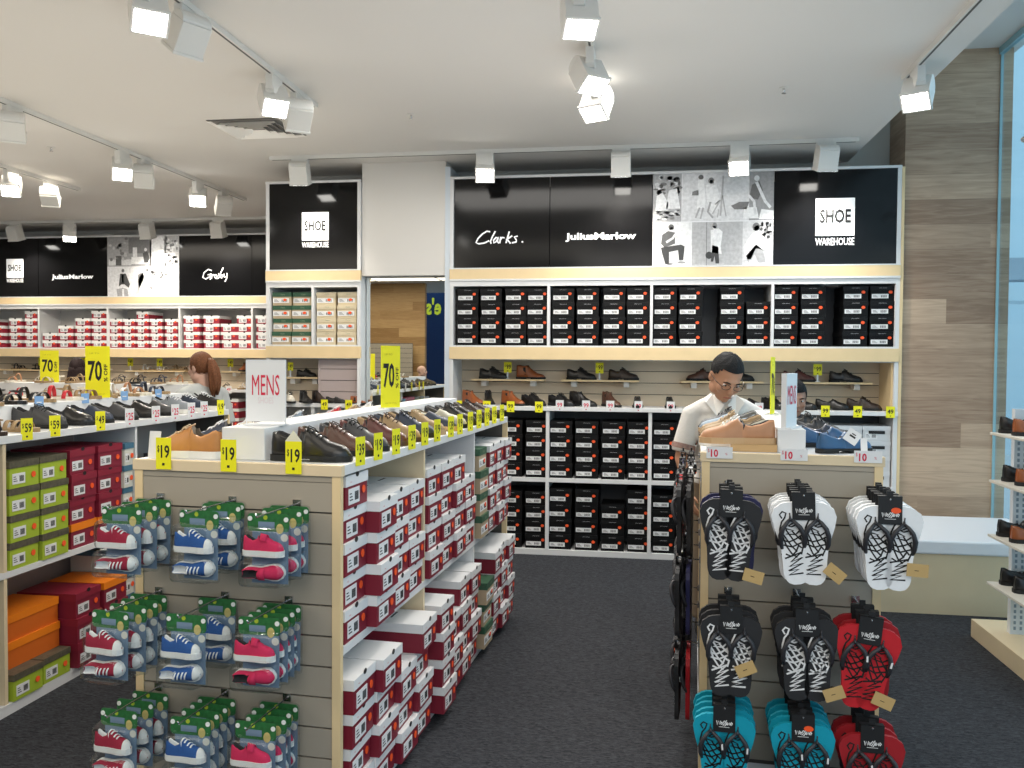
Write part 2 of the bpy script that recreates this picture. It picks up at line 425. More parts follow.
# ---------------------------------------------------------------- shoe boxes: end face towards -y, width along x, depth along +y, base z = 0
def box_spec(kind, w=.20, h=.116, d=.32):
    k = ('box', kind, w, h, d)
    if k in _sc: return _sc[k]
    C = {'maroon': ((.20, .012, .028), (.74, .74, .74)), 'black': ((.006, .006, .0065), (.009, .009, .0095)), 'green': ((.44, .34, .22), (.035, .10, .055)),
         'tan': ((.60, .50, .33), (.64, .55, .38)), 'lime': ((.36, .47, .035), (.10, .09, .06)), 'allmaroon': ((.22, .014, .035), (.25, .017, .038)),
         'orangelid': ((.22, .014, .035), (.85, .22, .01)), 'grey': ((.20, .20, .20), (.15, .15, .155)), 'whitegrey': ((.62, .63, .64), (.66, .67, .68)),
         'redwhite': ((.30, .02, .04), (.78, .78, .76)), 'teal': ((.62, .62, .55), (.06, .16, .24)), 'orange': ((.62, .13, .012), (.85, .22, .01)),
         'darkbox': ((.035, .035, .045), (.06, .06, .075))}[kind]
    bm_ = mat('card_' + kind, C[0], .5, spec=.18 if kind == 'black' else .5, noise=.05, nscale=8); lm = mat('lid_' + kind, C[1], .45, spec=.18 if kind == 'black' else .5, noise=.05 if kind != 'lime' else .85, nscale=8 if kind != 'lime' else 45)
    lh = .036 if kind in ('maroon', 'redwhite', 'allmaroon', 'orangelid', 'orange', 'green') else .030
    body = MB().box(-w / 2 + .003, w / 2 - .003, .003, d - .003, 0, h - lh + .004, bm_)
    lid = MB().box(-w / 2, w / 2, 0, d, h - lh, h, lm)
    if kind in ('maroon', 'redwhite', 'orangelid', 'allmaroon'):
        lid.disc((0, .0, h - .001), .014, BLACK, 12, 'y', .0006, ry=.010) if kind != 'orangelid' else None
        if kind == 'maroon':
            text_to(lid, 'hush', RED, -w * .28, h - lh * .62, w=.012, h=.006, y=-.0004)
            for q in range(9): lid.box(-w * .12 + q * .009, -w * .12 + q * .009 + .006, d * .48, d * .49 + .006, h, h + .0004, INK)
    if kind in ('black',):
        text_to(lid, 'julius marlow', mat('lid_print', (.35, .35, .36), .5), 0, h - lh * .5, w=.058, h=.008, y=-.0006, bold=.02)
    if kind in ('green', 'tan'):
        text_to(lid, 'Clarks', mat('lid_print2', (.30, .32, .22), .5), w * .05, h - lh * .5, w=.04, h=.012, y=-.0006)
    if kind == 'whitegrey':
        lid.box(-.06, .06, -.001, 0, h - .060, h - .036, INK); 
    # sticker
    st = MB()
    if kind == 'black': x0, x1, z0, z1 = -w * .44, w * .22, .022, .056
    elif kind in ('maroon', 'redwhite'): x0, x1, z0, z1 = -w * .36, w * .12, .012, .066
    elif kind in ('green', 'tan'): x0, x1, z0, z1 = -w * .48, w * .38, .022, .062
    else: x0, x1, z0, z1 = -w * .40, w * .02, .018, .066
    st.box(x0, x1, .0015, .0032, z0, z1, WHT)
    sw = x1 - x0; shh = z1 - z0
    for q in range(7): st.box(x0 + sw * (.55 + q * .05), x0 + sw * (.55 + q * .05) + sw * (.018 if q % 2 else .032), .0008, .0016, z0 + shh * .2, z0 + shh * .75, INK)
    for q in range(3): st.box(x0 + sw * .08, x0 + sw * (.38 - .06 * q), .0008, .0016, z0 + shh * (.25 + .2 * q), z0 + shh * (.32 + .2 * q), INK)
    kids = [('box_body', body.mesh('b')), ('lid', lid.mesh('l'))] + ([('size_sticker', st.mesh('s'))] if kind != 'orange' else [])
    dt = MB()
    if kind == 'black': dt.disc((w * .30, .0015, .070), .0145, DOT, 12, 'y', .002, ry=.012)
    elif kind in ('green', 'tan'): dt.disc((w * .16, .0010, .048), .016, DOT, 12, 'y', .0015, ry=.011)
    elif kind not in ('whitegrey', 'orange'): dt.disc((w * .30, .0015, .050), .014, DOT, 12, 'y', .002)
    if dt.bm.verts: kids.append(('price_sticker', dt.mesh('d')))
    _sc[k] = ('shoe_box', None, kids)
    return _sc[k]

# ---------------------------------------------------------------- price tags / signs
def tag_spec(txt, color='yellow', w=.052, h=.095, kind='clip'):
    k = ('tag', txt, color, w, h, kind)
    if k in _sc: return _sc[k]
    card = MB(); ink = MB()
    m = YEL if color == 'yellow' else WHT; im = INK if color == 'yellow' else RED
    card.box(-w / 2, w / 2, -.001, .001, 0, h, m)
    if kind == 'wide':
        text_to(ink, '$', im, -w * .41, h * .66, h=h * .36, w=w * .055, y=-.0015, bold=0)
        text_to(ink, txt, im, -w * .19, h * .45, h=h * .68, w=w * .28, y=-.0015, bold=.03)
        text_to(ink, '%', im, w * .26, h * .4, h=h * .22, w=w * .08, y=-.0015)
    else:
        if kind == 'small': text_to(ink, txt, im, 0, h * .55, w=w * .66, h=h * .4, y=-.0015, bold=.02)
        else:
            text_to(ink, '$', im, -w * .33, h * .64, h=h * .24, w=w * .14, y=-.0015, bold=.01)
            text_to(ink, txt, im, w * .12, h * .56, w=w * .58, h=h * .42, y=-.0015, bold=.02)
        ink.box(-w * .08, w * .08, -.0016, -.001, h * .12, h * .20, im)
    kids = [('card', card.mesh('c')), ('lettering', ink.mesh('i'))]
    if kind == 'stand':
        kids.append(('clear_stand', MB().box(-.006, .006, -.004, .004, -.05, .005, mat('acrylic', (.85, .86, .86), .1)).box(-.018, .018, -.014, .014, -.052, -.048, mat('acrylic', (.8, .8, .8), .1)).mesh('s')))
    _sc[k] = ('price_tag', None, kids); return _sc[k]
def off_sign_spec(w=.16, h=.40):
    k = ('off', w, h)
    if k in _sc: return _sc[k]
    card = MB(); card.box(-w / 2, w / 2, -.002, .002, 0, h, YEL); ink = MB()
    text_to(ink, '70', INK, -w * .10, h * .52, w=w * .58, h=h * .40, y=-.003, bold=.025)
    text_to(ink, '% OFF', INK, w * .34, h * .48, w=h * .34, h=w * .15, y=-.003, bold=.02, rot=R(90))
    text_to(ink, 'UP TO', mat('faint_olive', (.45, .42, .02), .5), -w * .12, h * .86, w=w * .4, h=h * .03, y=-.003)
    text_to(ink, 'SELECTED STYLES', mat('faint_olive', (.45, .42, .02), .5), 0, h * .07, w=w * .6, h=h * .02, y=-.003)
    foot = MB().box(-w / 2, w / 2, -.03, .03, -.004, 0, mat('acrylic', (.85, .86, .86), .1))
    _sc[k] = ('sale_sign', None, [('card', card.mesh('c')), ('lettering', ink.mesh('i')), ('sign_foot', foot.mesh('f'))]); return _sc[k]

# ---------------------------------------------------------------- blister pack with a pair of children's sneakers, hanging; origin at hook height, pack hangs below, faces -y
PLASTIC = thin_clear('clear_plastic', (.93, .96, .97), .12, .22)
CARDG = mat('pack_card_green', (.02, .13, .035), .5, noise=.6, nscale=60)
CARDB = mat('pack_card_blue', (.15, .22, .31), .5)
def rrect(x0, x1, z0, z1, r, n=4):
    P = []
    for cx, cz, a0 in ((x1 - r, z1 - r, 0), (x0 + r, z1 - r, 90), (x0 + r, z0 + r, 180), (x1 - r, z0 + r, 270)):
        for k in range(n + 1):
            a = R(a0 + 90 * k / n); P.append((cx + r * math.cos(a), cz + r * math.sin(a)))
    return P
def baby_shoe(style, color):
    L = .130; c = mat('canvas_' + color, {'maroon': (.33, .012, .04), 'blue': (.02, .09, .30), 'pink': (.62, .02, .09)}[color], .8, bump=.3, bscale=900, noise=.15, nscale=400)
    up = shoe_upper('sneaker', L, c, mat('canvas_lining', (.75, .75, .75), .8) if style == 'lace' else LIND, .012, toe_m=SOLEW if style == 'lace' else None)
    kids = []
    so = shoe_sole('flat', L, SOLEW, .014)
    la = MB()
    if style == 'lace':
        for k in range(4):
            s = .46 + k * .075; h = lerp_tab(HT['sneaker'], s) * L / .29
            rs = []
            for j in range(7):
                t = -1 + j / 3; yy = t * .0105; zz = h + .002 - t * t * .0045; x = s * L + .003 * t
                rs.append([(x - .0024, yy, zz), (x + .0024, yy, zz), (x + .0024, yy, zz - .0015), (x - .0024, yy, zz - .0015)])
            la.rings(rs, LACEW)
    else:
        s = .52; h = lerp_tab(HT['sneaker'], s) * L / .29
        rs = []
        for j in range(9):
            t = -1 + j / 4; yy = t * .016; zz = h + .003 - t * t * .013; x = s * L
            rs.append([(x - .010, yy, zz), (x + .010, yy, zz - .003), (x + .010, yy, zz - .005), (x - .010, yy, zz - .002)])
        la.rings(rs, c)
    return [('upper', up), ('sole', so), ('laces' if style == 'lace' else 'strap', la.mesh('la'))]
def pack_spec(style, color):
    k = ('pack', style, color)
    if k in _sc: return _sc[k]
    w, h = .150, .225
    card = MB(); card.prism(rrect(-w / 2 + .006, w / 2 - .006, -.055, .0, .012), CARDG, .0, .0012)
    card.box(-w / 2 + .022, w / 2 - .008, .0, .0012, -h + .01, -.055, CARDB)
    card.box(-w * .22, w * .14, -.0008, .0, -.045, -.025, CARDB); card.disc((w * .26, -.0004, -.045), .012, mat('card_khaki', (.55, .45, .16), .5), 14, 'y', .001, ry=.016)
    card.disc((w * .36, -.0004, -.072), .012, mat('card_teal', (.02, .50, .40), .5), 14, 'y', .001)
    card.disc((-w * .06, -.0004, -.012), .007, mat('card_lime', (.22, .40, .06), .5), 10, 'y', .001)
    for sg in (-1, 1): card.disc((sg * w * .40, -.0012, -.016), .0075, mat('rivet', (.75, .76, .74), .3), 12, 'y', .002)
    pl = MB()
    pl.prism(rrect(-w / 2, w / 2, -h, .004, .014), PLASTIC, .0016, .0024)
    def bubble(x0, x1, z0, z1, dep):
        o1 = rrect(x0, x1, z0, z1, .016); o2 = rrect(x0 + .004, x1 - .004, z0 + .004, z1 - .004, .016); o3 = rrect(x0 + .012, x1 - .012, z0 + .012, z1 - .012, .014)
        pl.rings([[(p[0], -.001, p[1]) for p in o1], [(p[0], -dep * .85, p[1]) for p in o2], [(p[0], -dep, p[1]) for p in o3]], PLASTIC, cap=False)
        i = pl.mi(PLASTIC); f = pl.face([(p[0], -dep, p[1]) for p in o3], PLASTIC)
    bubble(-w / 2 + .002, w / 2 - .006, -.131, -.036, .048)
    bubble(-w / 2 - .006, w / 2 - .008, -h + .002, -.136, .048)
    kids = [('header_card', card.mesh('c'), [], 'green printed header card'), ('clear_shell', pl.mesh('p'), [], 'clear plastic shell')]
    s1 = [(n, me) for n, me in baby_shoe(style, color)]
    nm = 'sneaker'
    # upper shoe seen from the side, toe to the right
    kids.append((nm, None, s1, None, T(-.067, -.024, -.126) @ Matrix.Diagonal((1, .92, 1.32, 1))))
    # lower shoe seen from above: rotate so that up faces -y
    kids.append((nm, None, s1, None, T(-.070, -.003, -.180) @ RX(R(90)) @ Matrix.Diagonal((1, 1.12, .85, 1))))
    _sc[k] = ('sneaker_pack', None, kids); return _sc[k]

# ---------------------------------------------------------------- flip-flop pair on a hanging card; origin on the hook, faces -y
def flip_outline(L=.285):
    tab = [(0, .012), (.02, .026), (.07, .038), (.16, .042), (.34, .040), (.5, .043), (.7, .056), (.84, .061), (.93, .052), (.98, .032), (1, .014)]
    le, ri = [], []
    for s in [0, .008, .02, .045, .08, .13, .2, .3, .4, .5, .6, .7, .78, .85, .9, .94, .97, .985, .995, 1]:
        w = lerp_tab(tab, s); le.append((-w, -L + s * L)); ri.append((w, -L + s * L))
    return le + ri[::-1]
def flip_print(m, w=.0048):
    b = MB()
    S = [[(-.028, -.052), (-.034, -.040), (-.024, -.030), (-.012, -.036), (-.018, -.052), (-.030, -.066), (-.038, -.09), (-.040, -.125)],
         [(-.012, -.066), (.004, -.058), (.010, -.070), (-.010, -.082), (.002, -.084), (.018, -.078), (.024, -.09)],
         [(-.022, -.088), (.006, -.098), (-.020, -.108), (.012, -.112), (.026, -.100)],
         [(-.034, -.100), (-.006, -.150), (.010, -.170)], [(-.018, -.094), (.008, -.140), (.026, -.158)], [(.002, -.100), (.022, -.126), (.034, -.136)],
         [(-.036, -.128), (-.012, -.136), (.010, -.128), (.030, -.116)], [(-.030, -.146), (-.004, -.154), (.016, -.146), (.032, -.140)],
         [(-.030, -.120), (-.022, -.150), (-.008, -.176), (.008, -.190)], [(.018, -.150), (.008, -.170), (-.010, -.186), (-.026, -.178)],
         [(-.030, -.192), (.002, -.182), (.024, -.174), (-.014, -.206), (.026, -.192), (-.020, -.222), (.026, -.212), (-.024, -.236), (.010, -.232), (-.024, -.250), (.022, -.246)],
         [(.026, -.118), (.034, -.150), (.024, -.180)]]
    for p in S: b.ribbon(p, w, m, y=-.0165)
    return b.mesh('print')
def flip_strap(m, lbl=None):
    b = MB()
    for sg in (-1, 1):
        pts = [(0, -.016, -.058), (sg * .012, -.030, -.066), (sg * .028, -.034, -.085), (sg * .038, -.030, -.110), (sg * .040, -.020, -.140), (sg * .037, -.012, -.158)]
        b.tube(pts, [.005, .0065, .008, .009, .008, .006], m, 8)
    b.tube([(0, -.012, -.048), (0, -.03, -.060)], .004, m, 6)
    b.tube([(0, -.018, -.060), (0, -.018, -.036)], .0022, m, 6)
    if lbl: b.box(.034, .040, -.0405, -.036, -.118, -.098, lbl, M=None)
    return b.mesh('strap')
FC = {'white': ((.80, .82, .84), 'k'), 'black': ((.018, .018, .02), 'w'), 'red': ((.50, .01, .018), 'k'), 'dark red': ((.33, .008, .014), 'k'), 'teal': ((.0, .30, .42), 'k'), 'navy': ((.02, .02, .075), 'w')}
def hang_card():
    if 'hc' in _sc: return _sc['hc']
    hc = MB(); hc.box(-.038, .038, -.020, -.018, -.078, .018, BLACK); hc.box(-.038, .038, .002, .004, -.05, .018, BLACK)
    hc.box(-.038, .038, -.020, .004, .016, .018, BLACK); hc.box(-.010, .010, -.012, -.004, .018, .034, BLACK)
    lg = MB()
    Z = -.045; q = [[(-.026, .006), (-.024, -.008), (-.020, .006), (-.016, -.006), (-.013, .006)], [(-.010, .002), (-.012, -.004), (-.008, -.006), (-.006, 0), (-.010, .003)],
                    [(.001, .008), (-.004, .002), (.001, -.002), (-.004, -.008)], [(.008, .010), (.003, .003), (.007, -.002), (.002, -.010)], [(.009, .004), (.009, -.005)],
                    [(.012, -.005), (.013, .004), (.016, -.003), (.018, .004), (.020, -.005)], [(.024, .004), (.021, -.002), (.025, -.005), (.028, .001), (.024, .005)]]
    for s in q: lg.ribbon([(a, Z + b) for a, b in s], .0032, WHT, y=-.0204)
    lg.box(-.018, .018, -.0212, -.0204, -.060, -.0585, WHT)
    _sc['hc'] = (hc.mesh('card'), lg.mesh('logo')); return _sc['hc']
def flip_spec(color, front=True, sticker=False, spread=.046, tilt=6, tagpos=None):
    k = ('flip', color, front, sticker, spread, tilt, tagpos)
    if k in _sc: return _sc[k]
    rgb, pr = FC[color]; m = mat('foam_' + color.replace(' ', '_'), rgb, .6, noise=.06, nscale=60)
    kk = ('flipmesh', color)
    if kk not in _sc:
        so = MB(); so.prism(flip_outline(), m, -.016, 0)
        pm = mat('print_black', (.008, .008, .008), .6) if pr == 'k' else mat('print_white', (.75, .75, .75), .6)
        _sc[kk] = (so.mesh('sole'), flip_print(pm, .0052 if pr == 'k' else .0060), flip_strap(mat('strap_dark', (.03, .03, .035), .45), WHT if color in ('red', 'dark red', 'teal') else None))
    so, prt, st = _sc[kk]
    hc, lg = hang_card()
    kids = []
    for sg in (-1, 1):
        ff = ('flip_flop', so, [('printed_pattern', prt), ('toe_strap', st)] if front else [('toe_strap', st)], None, T(sg * spread, 0, -.018) @ RY(R(sg * tilt)))
        kids.append(ff)
    kids.append(('hanging_card', hc, [('lettering', lg)], 'black hanging card with white scrawled lettering'))
    if front and tagpos:
        tg = MB(); tg.box(-.034, .034, -.003, -.001, -.022, .022, mat('kraft', (.50, .34, .14), .7)); tg.box(-.010, .004, -.0036, -.003, -.002, .0, INK)
        kids.append(('swing_tag', tg.mesh('tag'), [], 'brown card swing tag', T(tagpos[0], -.034, tagpos[1]) @ RY(R(tagpos[2]))))
    if sticker: 
        s = MB(); s.disc((.018, -.0206, -.030), .016, DOT, 14, 'y', .001, ry=.010); kids.append(('price_sticker', s.mesh('st'), [], 'orange price sticker'))
    _sc[k] = ('flip_flop_pair', None, kids); return _sc[k]
def hook_spec(L):
    k = ('hook', L)
    if k in _sc: return _sc[k]
    b = MB(); b.tube([(0, 0, 0), (0, -L, .004), (0, -L - .006, .014)], .0028, CHROME, 6); b2 = MB().box(-.014, .014, -.006, .002, -.012, .014, CHROME)
    _sc[k] = ('display_hook', None, [('prong', b.mesh('p')), ('bracket', b2.mesh('b'))]); return _sc[k]
# ================================================================ camera
sc_ = bpy.context.scene
f_px, HC = 850.0, 1.6
p_, r_, y_ = R(1.6007), R(.3728), R(8.6456)
fh = Vector((-math.sin(y_), math.cos(y_), 0)); rh = Vector((math.cos(y_), math.sin(y_), 0)); up = Vector((0, 0, 1))
Fv = fh * math.cos(p_) - up * math.sin(p_); Uv = fh * math.sin(p_) + up * math.cos(p_)
Rv = rh * math.cos(r_) + Uv * math.sin(r_); Uv2 = Uv * math.cos(r_) - rh * math.sin(r_)
cam = bpy.data.cameras.new('camera'); cam.sensor_width = 36; cam.lens = f_px / 1024 * 36; cam.clip_start = .05; cam.clip_end = 200
co = bpy.data.objects.new('camera', cam); COL.objects.link(co)
Mc = Matrix((Rv, Uv2, -Fv)).transposed().to_4x4(); Mc.translation = Vector((0, 0, HC)); co.matrix_world = Mc
sc_.camera = co

# ================================================================ room shell
CZ = 3.25
structure('floor', MB().box(-9.3, 2.66, -6.4, 10.2, -.05, 0, CARPET))
FL2 = mat('mall_tile', (.55, .58, .60), .35)
structure('floor_mall', MB().box(2.66, 16, -8, 18, -.05, -.002, FL2).box(-9.3, 2.66, -12, -6.4, -.05, -.002, FL2))
# main ceiling (drops 0.7 m below the ceiling by the shop window)
structure('ceiling', MB().box(-9.3, 1.66, -6.4, 10.2, CZ, CZ + .7, CEILW))
structure('ceiling_window_side', MB().box(1.66, 2.80, -6.4, 7.5, 3.98, 4.2, CEILW))
structure('wall_back_right', MB().box(-3.10, 2.8, 7.38, 7.5, 0, 4.0, mat('wall_grey', (.60, .58, .54), .9)))
structure('wall_back_left', MB().box(-9.3, -3.0, 10.16, 10.3, 0, CZ, WALLW))
structure('wall_return', MB().box(-3.10, -3.0, 7.5, 10.2, 0, CZ, WALLW))
structure('wall_left', MB().box(-9.4, -9.3, -6.4, 10.3, 0, CZ, WALLW))
# boxed column over the mirror
structure('trim_1', MB().box(-2.345, -1.625, 6.94, 7.36, 2.305, CZ, mat('column_white', (.70, .67, .63), .7)))
# timber clad column by the window
structure('wall_oak_column', MB().box(1.985, 2.745, 6.95, 7.37, 0, 3.98, OAK))
# glass shopfront on the right
g = MB(); g.box(2.655, 2.667, 5.15, 6.948, .0, 3.93, GLASS); g.box(2.655, 2.667, 1.6, 5.148, .0, 3.93, GLASS)
structure('window_1', g)
g = MB(); g.box(2.64, 2.68, 1.6, 6.95, 3.93, 3.98, GEDGE); g.box(2.652, 2.670, 6.936, 6.952, 0, 3.93, GEDGE); g.box(2.652, 2.670, 5.143, 5.155, 0, 3.93, GEDGE)
structure('trim_2', g)
structure('trim_3', MB().box(2.62, 2.70, 1.6, 6.95, 0, .05, STEEL))
# mall outside the window
MALLW = mat('mall_wall', (.62, .78, .86), .7); MALLB = mat('mall_beam', (.36, .46, .54), .6)
b = MB(); b.box(3.6, 16, 16.0, 16.2, 0, 9, MALLW); structure('wall_mall', b)
b = MB(); b.box(3.2, 16, 12.6, 13.0, 2.75, 3.05, MALLB).box(3.2, 16, 12.4, 13.2, 2.45, 2.62, MALLW)
structure('trim_4', b)
# opposite side of the shop, seen only in the mirror
structure('wall_front_timber', MB().box(-6.3, -4.635, -3.95, -3.8, 0, CZ, OAKW))
BLUEW = mat('shopfront_blue', (.012, .05, .17), .4)
b = MB(); b.box(-6.5, -1.0, -7.6, -7.4, 0, 3.95, BLUEW)
o = structure('wall_mall_shop', b)

# ceiling air diffuser
b = MB(); x0, x1, y0, y1 = -3.00, -2.46, 5.55, 6.02
dk = mat('vent_dark', (.22, .21, .20), .7)
b.box(x0, x1, y0, y1, CZ - .004, CZ + .001, dk)
vn = newobj('ceiling_vent', None); vn.location = (0, 0, 0); tag(vn, 'square white ceiling air diffuser with angled louvres beside the long track', 'air vent')
newobj('backing', b.mesh('b'), vn)
b = MB(); VL = mat('vent_white', (.92, .90, .86), .6)
for k in range(5):
    i = k * .048; X0, X1, Y0, Y1 = x0 + i, x1 - i, y0 + i * .87, y1 - i * .87; t = .030; zt = CZ - .001; zb = CZ - .026
    if k == 0: zb = CZ - .012
    b.face([(X0, Y0, zb), (X1, Y0, zb), (X1 - t, Y0 + t, zt), (X0 + t, Y0 + t, zt)], VL)
    b.face([(X0, Y1, zb), (X1, Y1, zb), (X1 - t, Y1 - t, zt), (X0 + t, Y1 - t, zt)], VL)
    b.face([(X0, Y0, zb), (X0, Y1, zb), (X0 + t, Y1 - t, zt), (X0 + t, Y0 + t, zt)], VL)
    b.face([(X1, Y0, zb), (X1, Y1, zb), (X1 - t, Y1 - t, zt), (X1 - t, Y0 + t, zt)], LAMPW)
newobj('louvre', b.mesh('l', fix=False), vn)
# sprinklers
for (x, y, lb) in ((-1.55, 5.60, 'small ceiling sprinkler near the middle of the room, before the back track'), (.83, 5.35, 'small ceiling sprinkler to the right, before the back track'), (-4.6, 6.1, 'small ceiling sprinkler beside the far left long track')):
    b = MB(); b.disc((x, y, CZ - .004), .03, LAMPW, 14, 'z', .006); b2 = MB().tube([(x, y, CZ), (x, y, CZ - .03)], .007, CHROME, 8).disc((x, y, CZ - .034), .014, CHROME, 10, 'z', .003)
    o = newobj('sprinkler', None); tag(o, lb, 'sprinkler', 'ceiling sprinklers'); newobj('escutcheon', b.mesh('e'), o); newobj('sprinkler_head', b2.mesh('h'), o)

# ================================================================ track lights
def track(p0, p1, label):
    p0, p1 = Vector(p0), Vector(p1); d = p1 - p0; L = d.length
    b = MB(); M = Matrix.Translation(p0) @ RZ(math.atan2(d.y, d.x))
    b.box(0, L, -.018, .018, -.030, 0, LAMPW, M); b2 = MB().box(.02, L - .02, -.006, .006, -.0308, -.029, mat('track_slot', (.08, .08, .08), .6), M)
    o = newobj('lighting_track', None); tag(o, label, 'light track', 'white lighting tracks'); newobj('rail', b.mesh('r'), o); newobj('slot', b2.mesh('s'), o)
track((-2.11, -3, CZ), (-2.10, 5.28, CZ), 'long white ceiling track passing right of the air diffuser')
track((-4.06, -3, CZ), (-4.05, 8.28, CZ), 'long white ceiling track left of the air diffuser')
track((-5.44, -3, CZ), (-5.43, 7.6, CZ), 'short looking white ceiling track at the far left')
track((-.28, -3, CZ), (-.28, 5.72, CZ), 'white ceiling track above the central aisle')
track((1.49, -3, CZ), (1.48, 5.22, CZ), 'white ceiling track along the ceiling edge at right')
track((-3.02, 6.62, CZ), (1.56, 6.60, CZ), 'white ceiling track across in front of the near black signs')
track((-8.6, 9.36, CZ), (-3.3, 9.40, CZ), 'white ceiling track in front of the far left signs')

hd = MB(); hd.box(-.085, .085, -.10, .05, -.062, .062, LAMPW)
rs = []
for k in range(9):
    a = math.pi * k / 8
    rs.append((-.10 - .035 * math.sin(a), .055 * math.cos(a)))
hd.rings([[(x, p[0], p[1]) for p in rs] for x in (-.085, .085)], LAMPW, smooth=False)
hd.box(-.090, .090, .045, .062, -.068, .068, LAMPW)
HEADM = hd.mesh('housing', bevel=.004)
LENSM = MB().box(-.076, .076, .0622, .0632, -.056, .056, LENS).mesh('lens')
LENSOFF = MB().box(-.046, .046, .0622, .0632, -.050, .050, LENS).mesh('lens')
ARMM = MB().box(-.080, .080, -.022, .022, -.115, -.028, LAMPW).box(-.070, .070, -.026, .026, -.135, -.10, LAMPW).mesh('arm', bevel=.003)
GEARM = MB().box(-.065, .065, -.02, .02, -.072, -.030, LAMPW).mesh('gear')
HS = .86
def tracklight(x, y, aim, label, along='y', power=55, size=70, warm=(1, .93, .82), z=CZ):
    """aim = point the head shines at"""
    o = newobj('track_light', None); o.location = (x, y, z); tag(o, label, 'track light', 'track spotlights')
    rot = RZ(R(90)) if along == 'y' else Matrix.Identity(4)
    a = newobj('bracket', ARMM, o); a.matrix_local = rot @ Matrix.Diagonal((HS, 1, 1, 1))
    c = Vector((x, y, z - .175)); d = (Vector(aim) - c).normalized()
    q = d.to_track_quat('Y', 'Z').to_matrix().to_4x4()
    h = newobj('lamp_head', HEADM, o); h.matrix_local = T(0, 0, -.175) @ q @ Matrix.Diagonal((HS, .95, .95, 1))
    l = newobj('lens', LENSM, h); 
    ld = bpy.data.lights.new('spot', 'SPOT'); ld.energy = power; ld.spot_size = R(size); ld.spot_blend = .7; ld.shadow_soft_size = .05; ld.color = warm
    lo = bpy.data.objects.new('spot', ld); COL.objects.link(lo); lo.matrix_world = Matrix.Translation(c + d * .075) @ d.to_track_quat('-Z', 'Y').to_matrix().to_4x4()
W1 = (1, .92, .80); W2 = (1, .96, .9)
# near left long track
tracklight(-2.11, 3.42, (-1.2, 2.3, 1.2), 'track spotlight at top left, glaring, nearest on the track past the diffuser', power=70)
tracklight(-2.11, 3.72, (-3.3, 4.4, 1.2), 'track spotlight at top left facing away, beside the glaring one', power=60)
tracklight(-2.11, 4.68, (-1.0, 3.2, 1.0), 'track spotlight with lit square lens just before the air diffuser', power=70)
tracklight(-2.11, 5.02, (-3.1, 6.4, 1.4), 'track spotlight facing away, last on the track past the diffuser', power=60)
# far left long track
tracklight(-4.06, 5.02, (-5.2, 6.6, 1.2), 'track spotlight facing away, nearest on the left long track', power=60)
tracklight(-4.06, 6.20, (-3.0, 4.7, 1.2), 'track spotlight shining this way, second on the left long track', power=60)
tracklight(-4.06, 6.50, (-5.0, 8.4, 1.2), 'track spotlight facing away beside the second lit one, left long track', power=60)
tracklight(-4.06, 7.36, (-3.1, 5.2, 1.2), 'track spotlight shining this way, third lit one on the left long track', power=60)
tracklight(-4.06, 7.84, (-5.2, 9.4, 1.6), 'track spotlight facing away, last on the left long track', power=60)
tracklight(-5.44, 6.70, (-4.4, 5.0, 1.2), 'track spotlight lit, on the far left track', power=60)
tracklight(-5.44, 7.20, (-6.6, 9.4, 1.6), 'track spotlight facing away at the end of the far left track', power=60)
# aisle track
tracklight(-.28, 3.72, (.0, 2.7, .8), 'track spotlight over the aisle, nearest', power=50, warm=W2)
tracklight(-.28, 4.50, (.6, 3.4, 1.0), 'track spotlight over the aisle, middle one facing right', power=50, warm=W2)
tracklight(-.28, 5.00, (-.9, 3.6, .6), 'track spotlight over the aisle, farthest of the three', power=55, warm=W2)
tracklight(1.49, 5.02, (.6, 3.3, .6), 'track spotlight with round backed head on the right ceiling edge', power=60, warm=W2)
# back right track
tracklight(-2.76, 6.62, (-2.80, 7.0, 2.0), 'track spotlight in front of the sign left of the column', 'x', 45, 100)
tracklight(-1.23, 6.61, (-.75, 4.0, .9), 'track spotlight glaring above the cursive sign', 'x', 80, 70)
tracklight(-.17, 6.61, (-.15, 7.4, .9), 'track spotlight facing the wall between two black signs', 'x', 70, 110)
tracklight(.71, 6.60, (.2, 4.0, .9), 'track spotlight glaring above the photo collage', 'x', 80, 70, W2)
tracklight(1.33, 6.60, (1.2, 7.4, .9), 'track spotlight facing the wall above the rightmost black sign', 'x', 70, 110, W2)
# far left track
tracklight(-7.55, 9.37, (-7.5, 10, 1.2), 'track spotlight above the leftmost far sign', 'x', 60, 120)
tracklight(-6.83, 9.37, (-6.3, 8.6, 1.2), 'small round track spotlight above the second far sign', 'x', 60, 80)
tracklight(-5.82, 9.38, (-5.8, 10, 1.2), 'track spotlight above the far photo collage', 'x', 60, 120)
tracklight(-4.92, 9.38, (-4.9, 10, 1.2), 'track spotlight above the rightmost far sign', 'x', 60, 120)
# window side lamp at the top right corner with a suspended rail
tracklight(2.13, 5.05, (1.7, 3.6, 1.0), 'track spotlight lit, at the top right corner near the glass', power=60, warm=W2, z=3.72)
o = newobj('suspended_rail', None); tag(o, 'white suspended rail on a thin cable in front of the shop window', 'hanging rail')
newobj('rail', MB().tube([(2.40, 5.9, 3.03), (2.44, 4.6, 3.08)], .02, STEEL, 10).mesh('r'), o)
newobj('cable', MB().tube([(2.37, 5.55, 3.95), (2.37, 5.6, 3.5), (2.40, 5.65, 3.05)], .004, STEEL, 6).mesh('r'), o)
newobj('cable', MB().tube([(2.43, 4.7, 3.95), (2.43, 4.7, 3.08)], .004, STEEL, 6).mesh('r'), o)

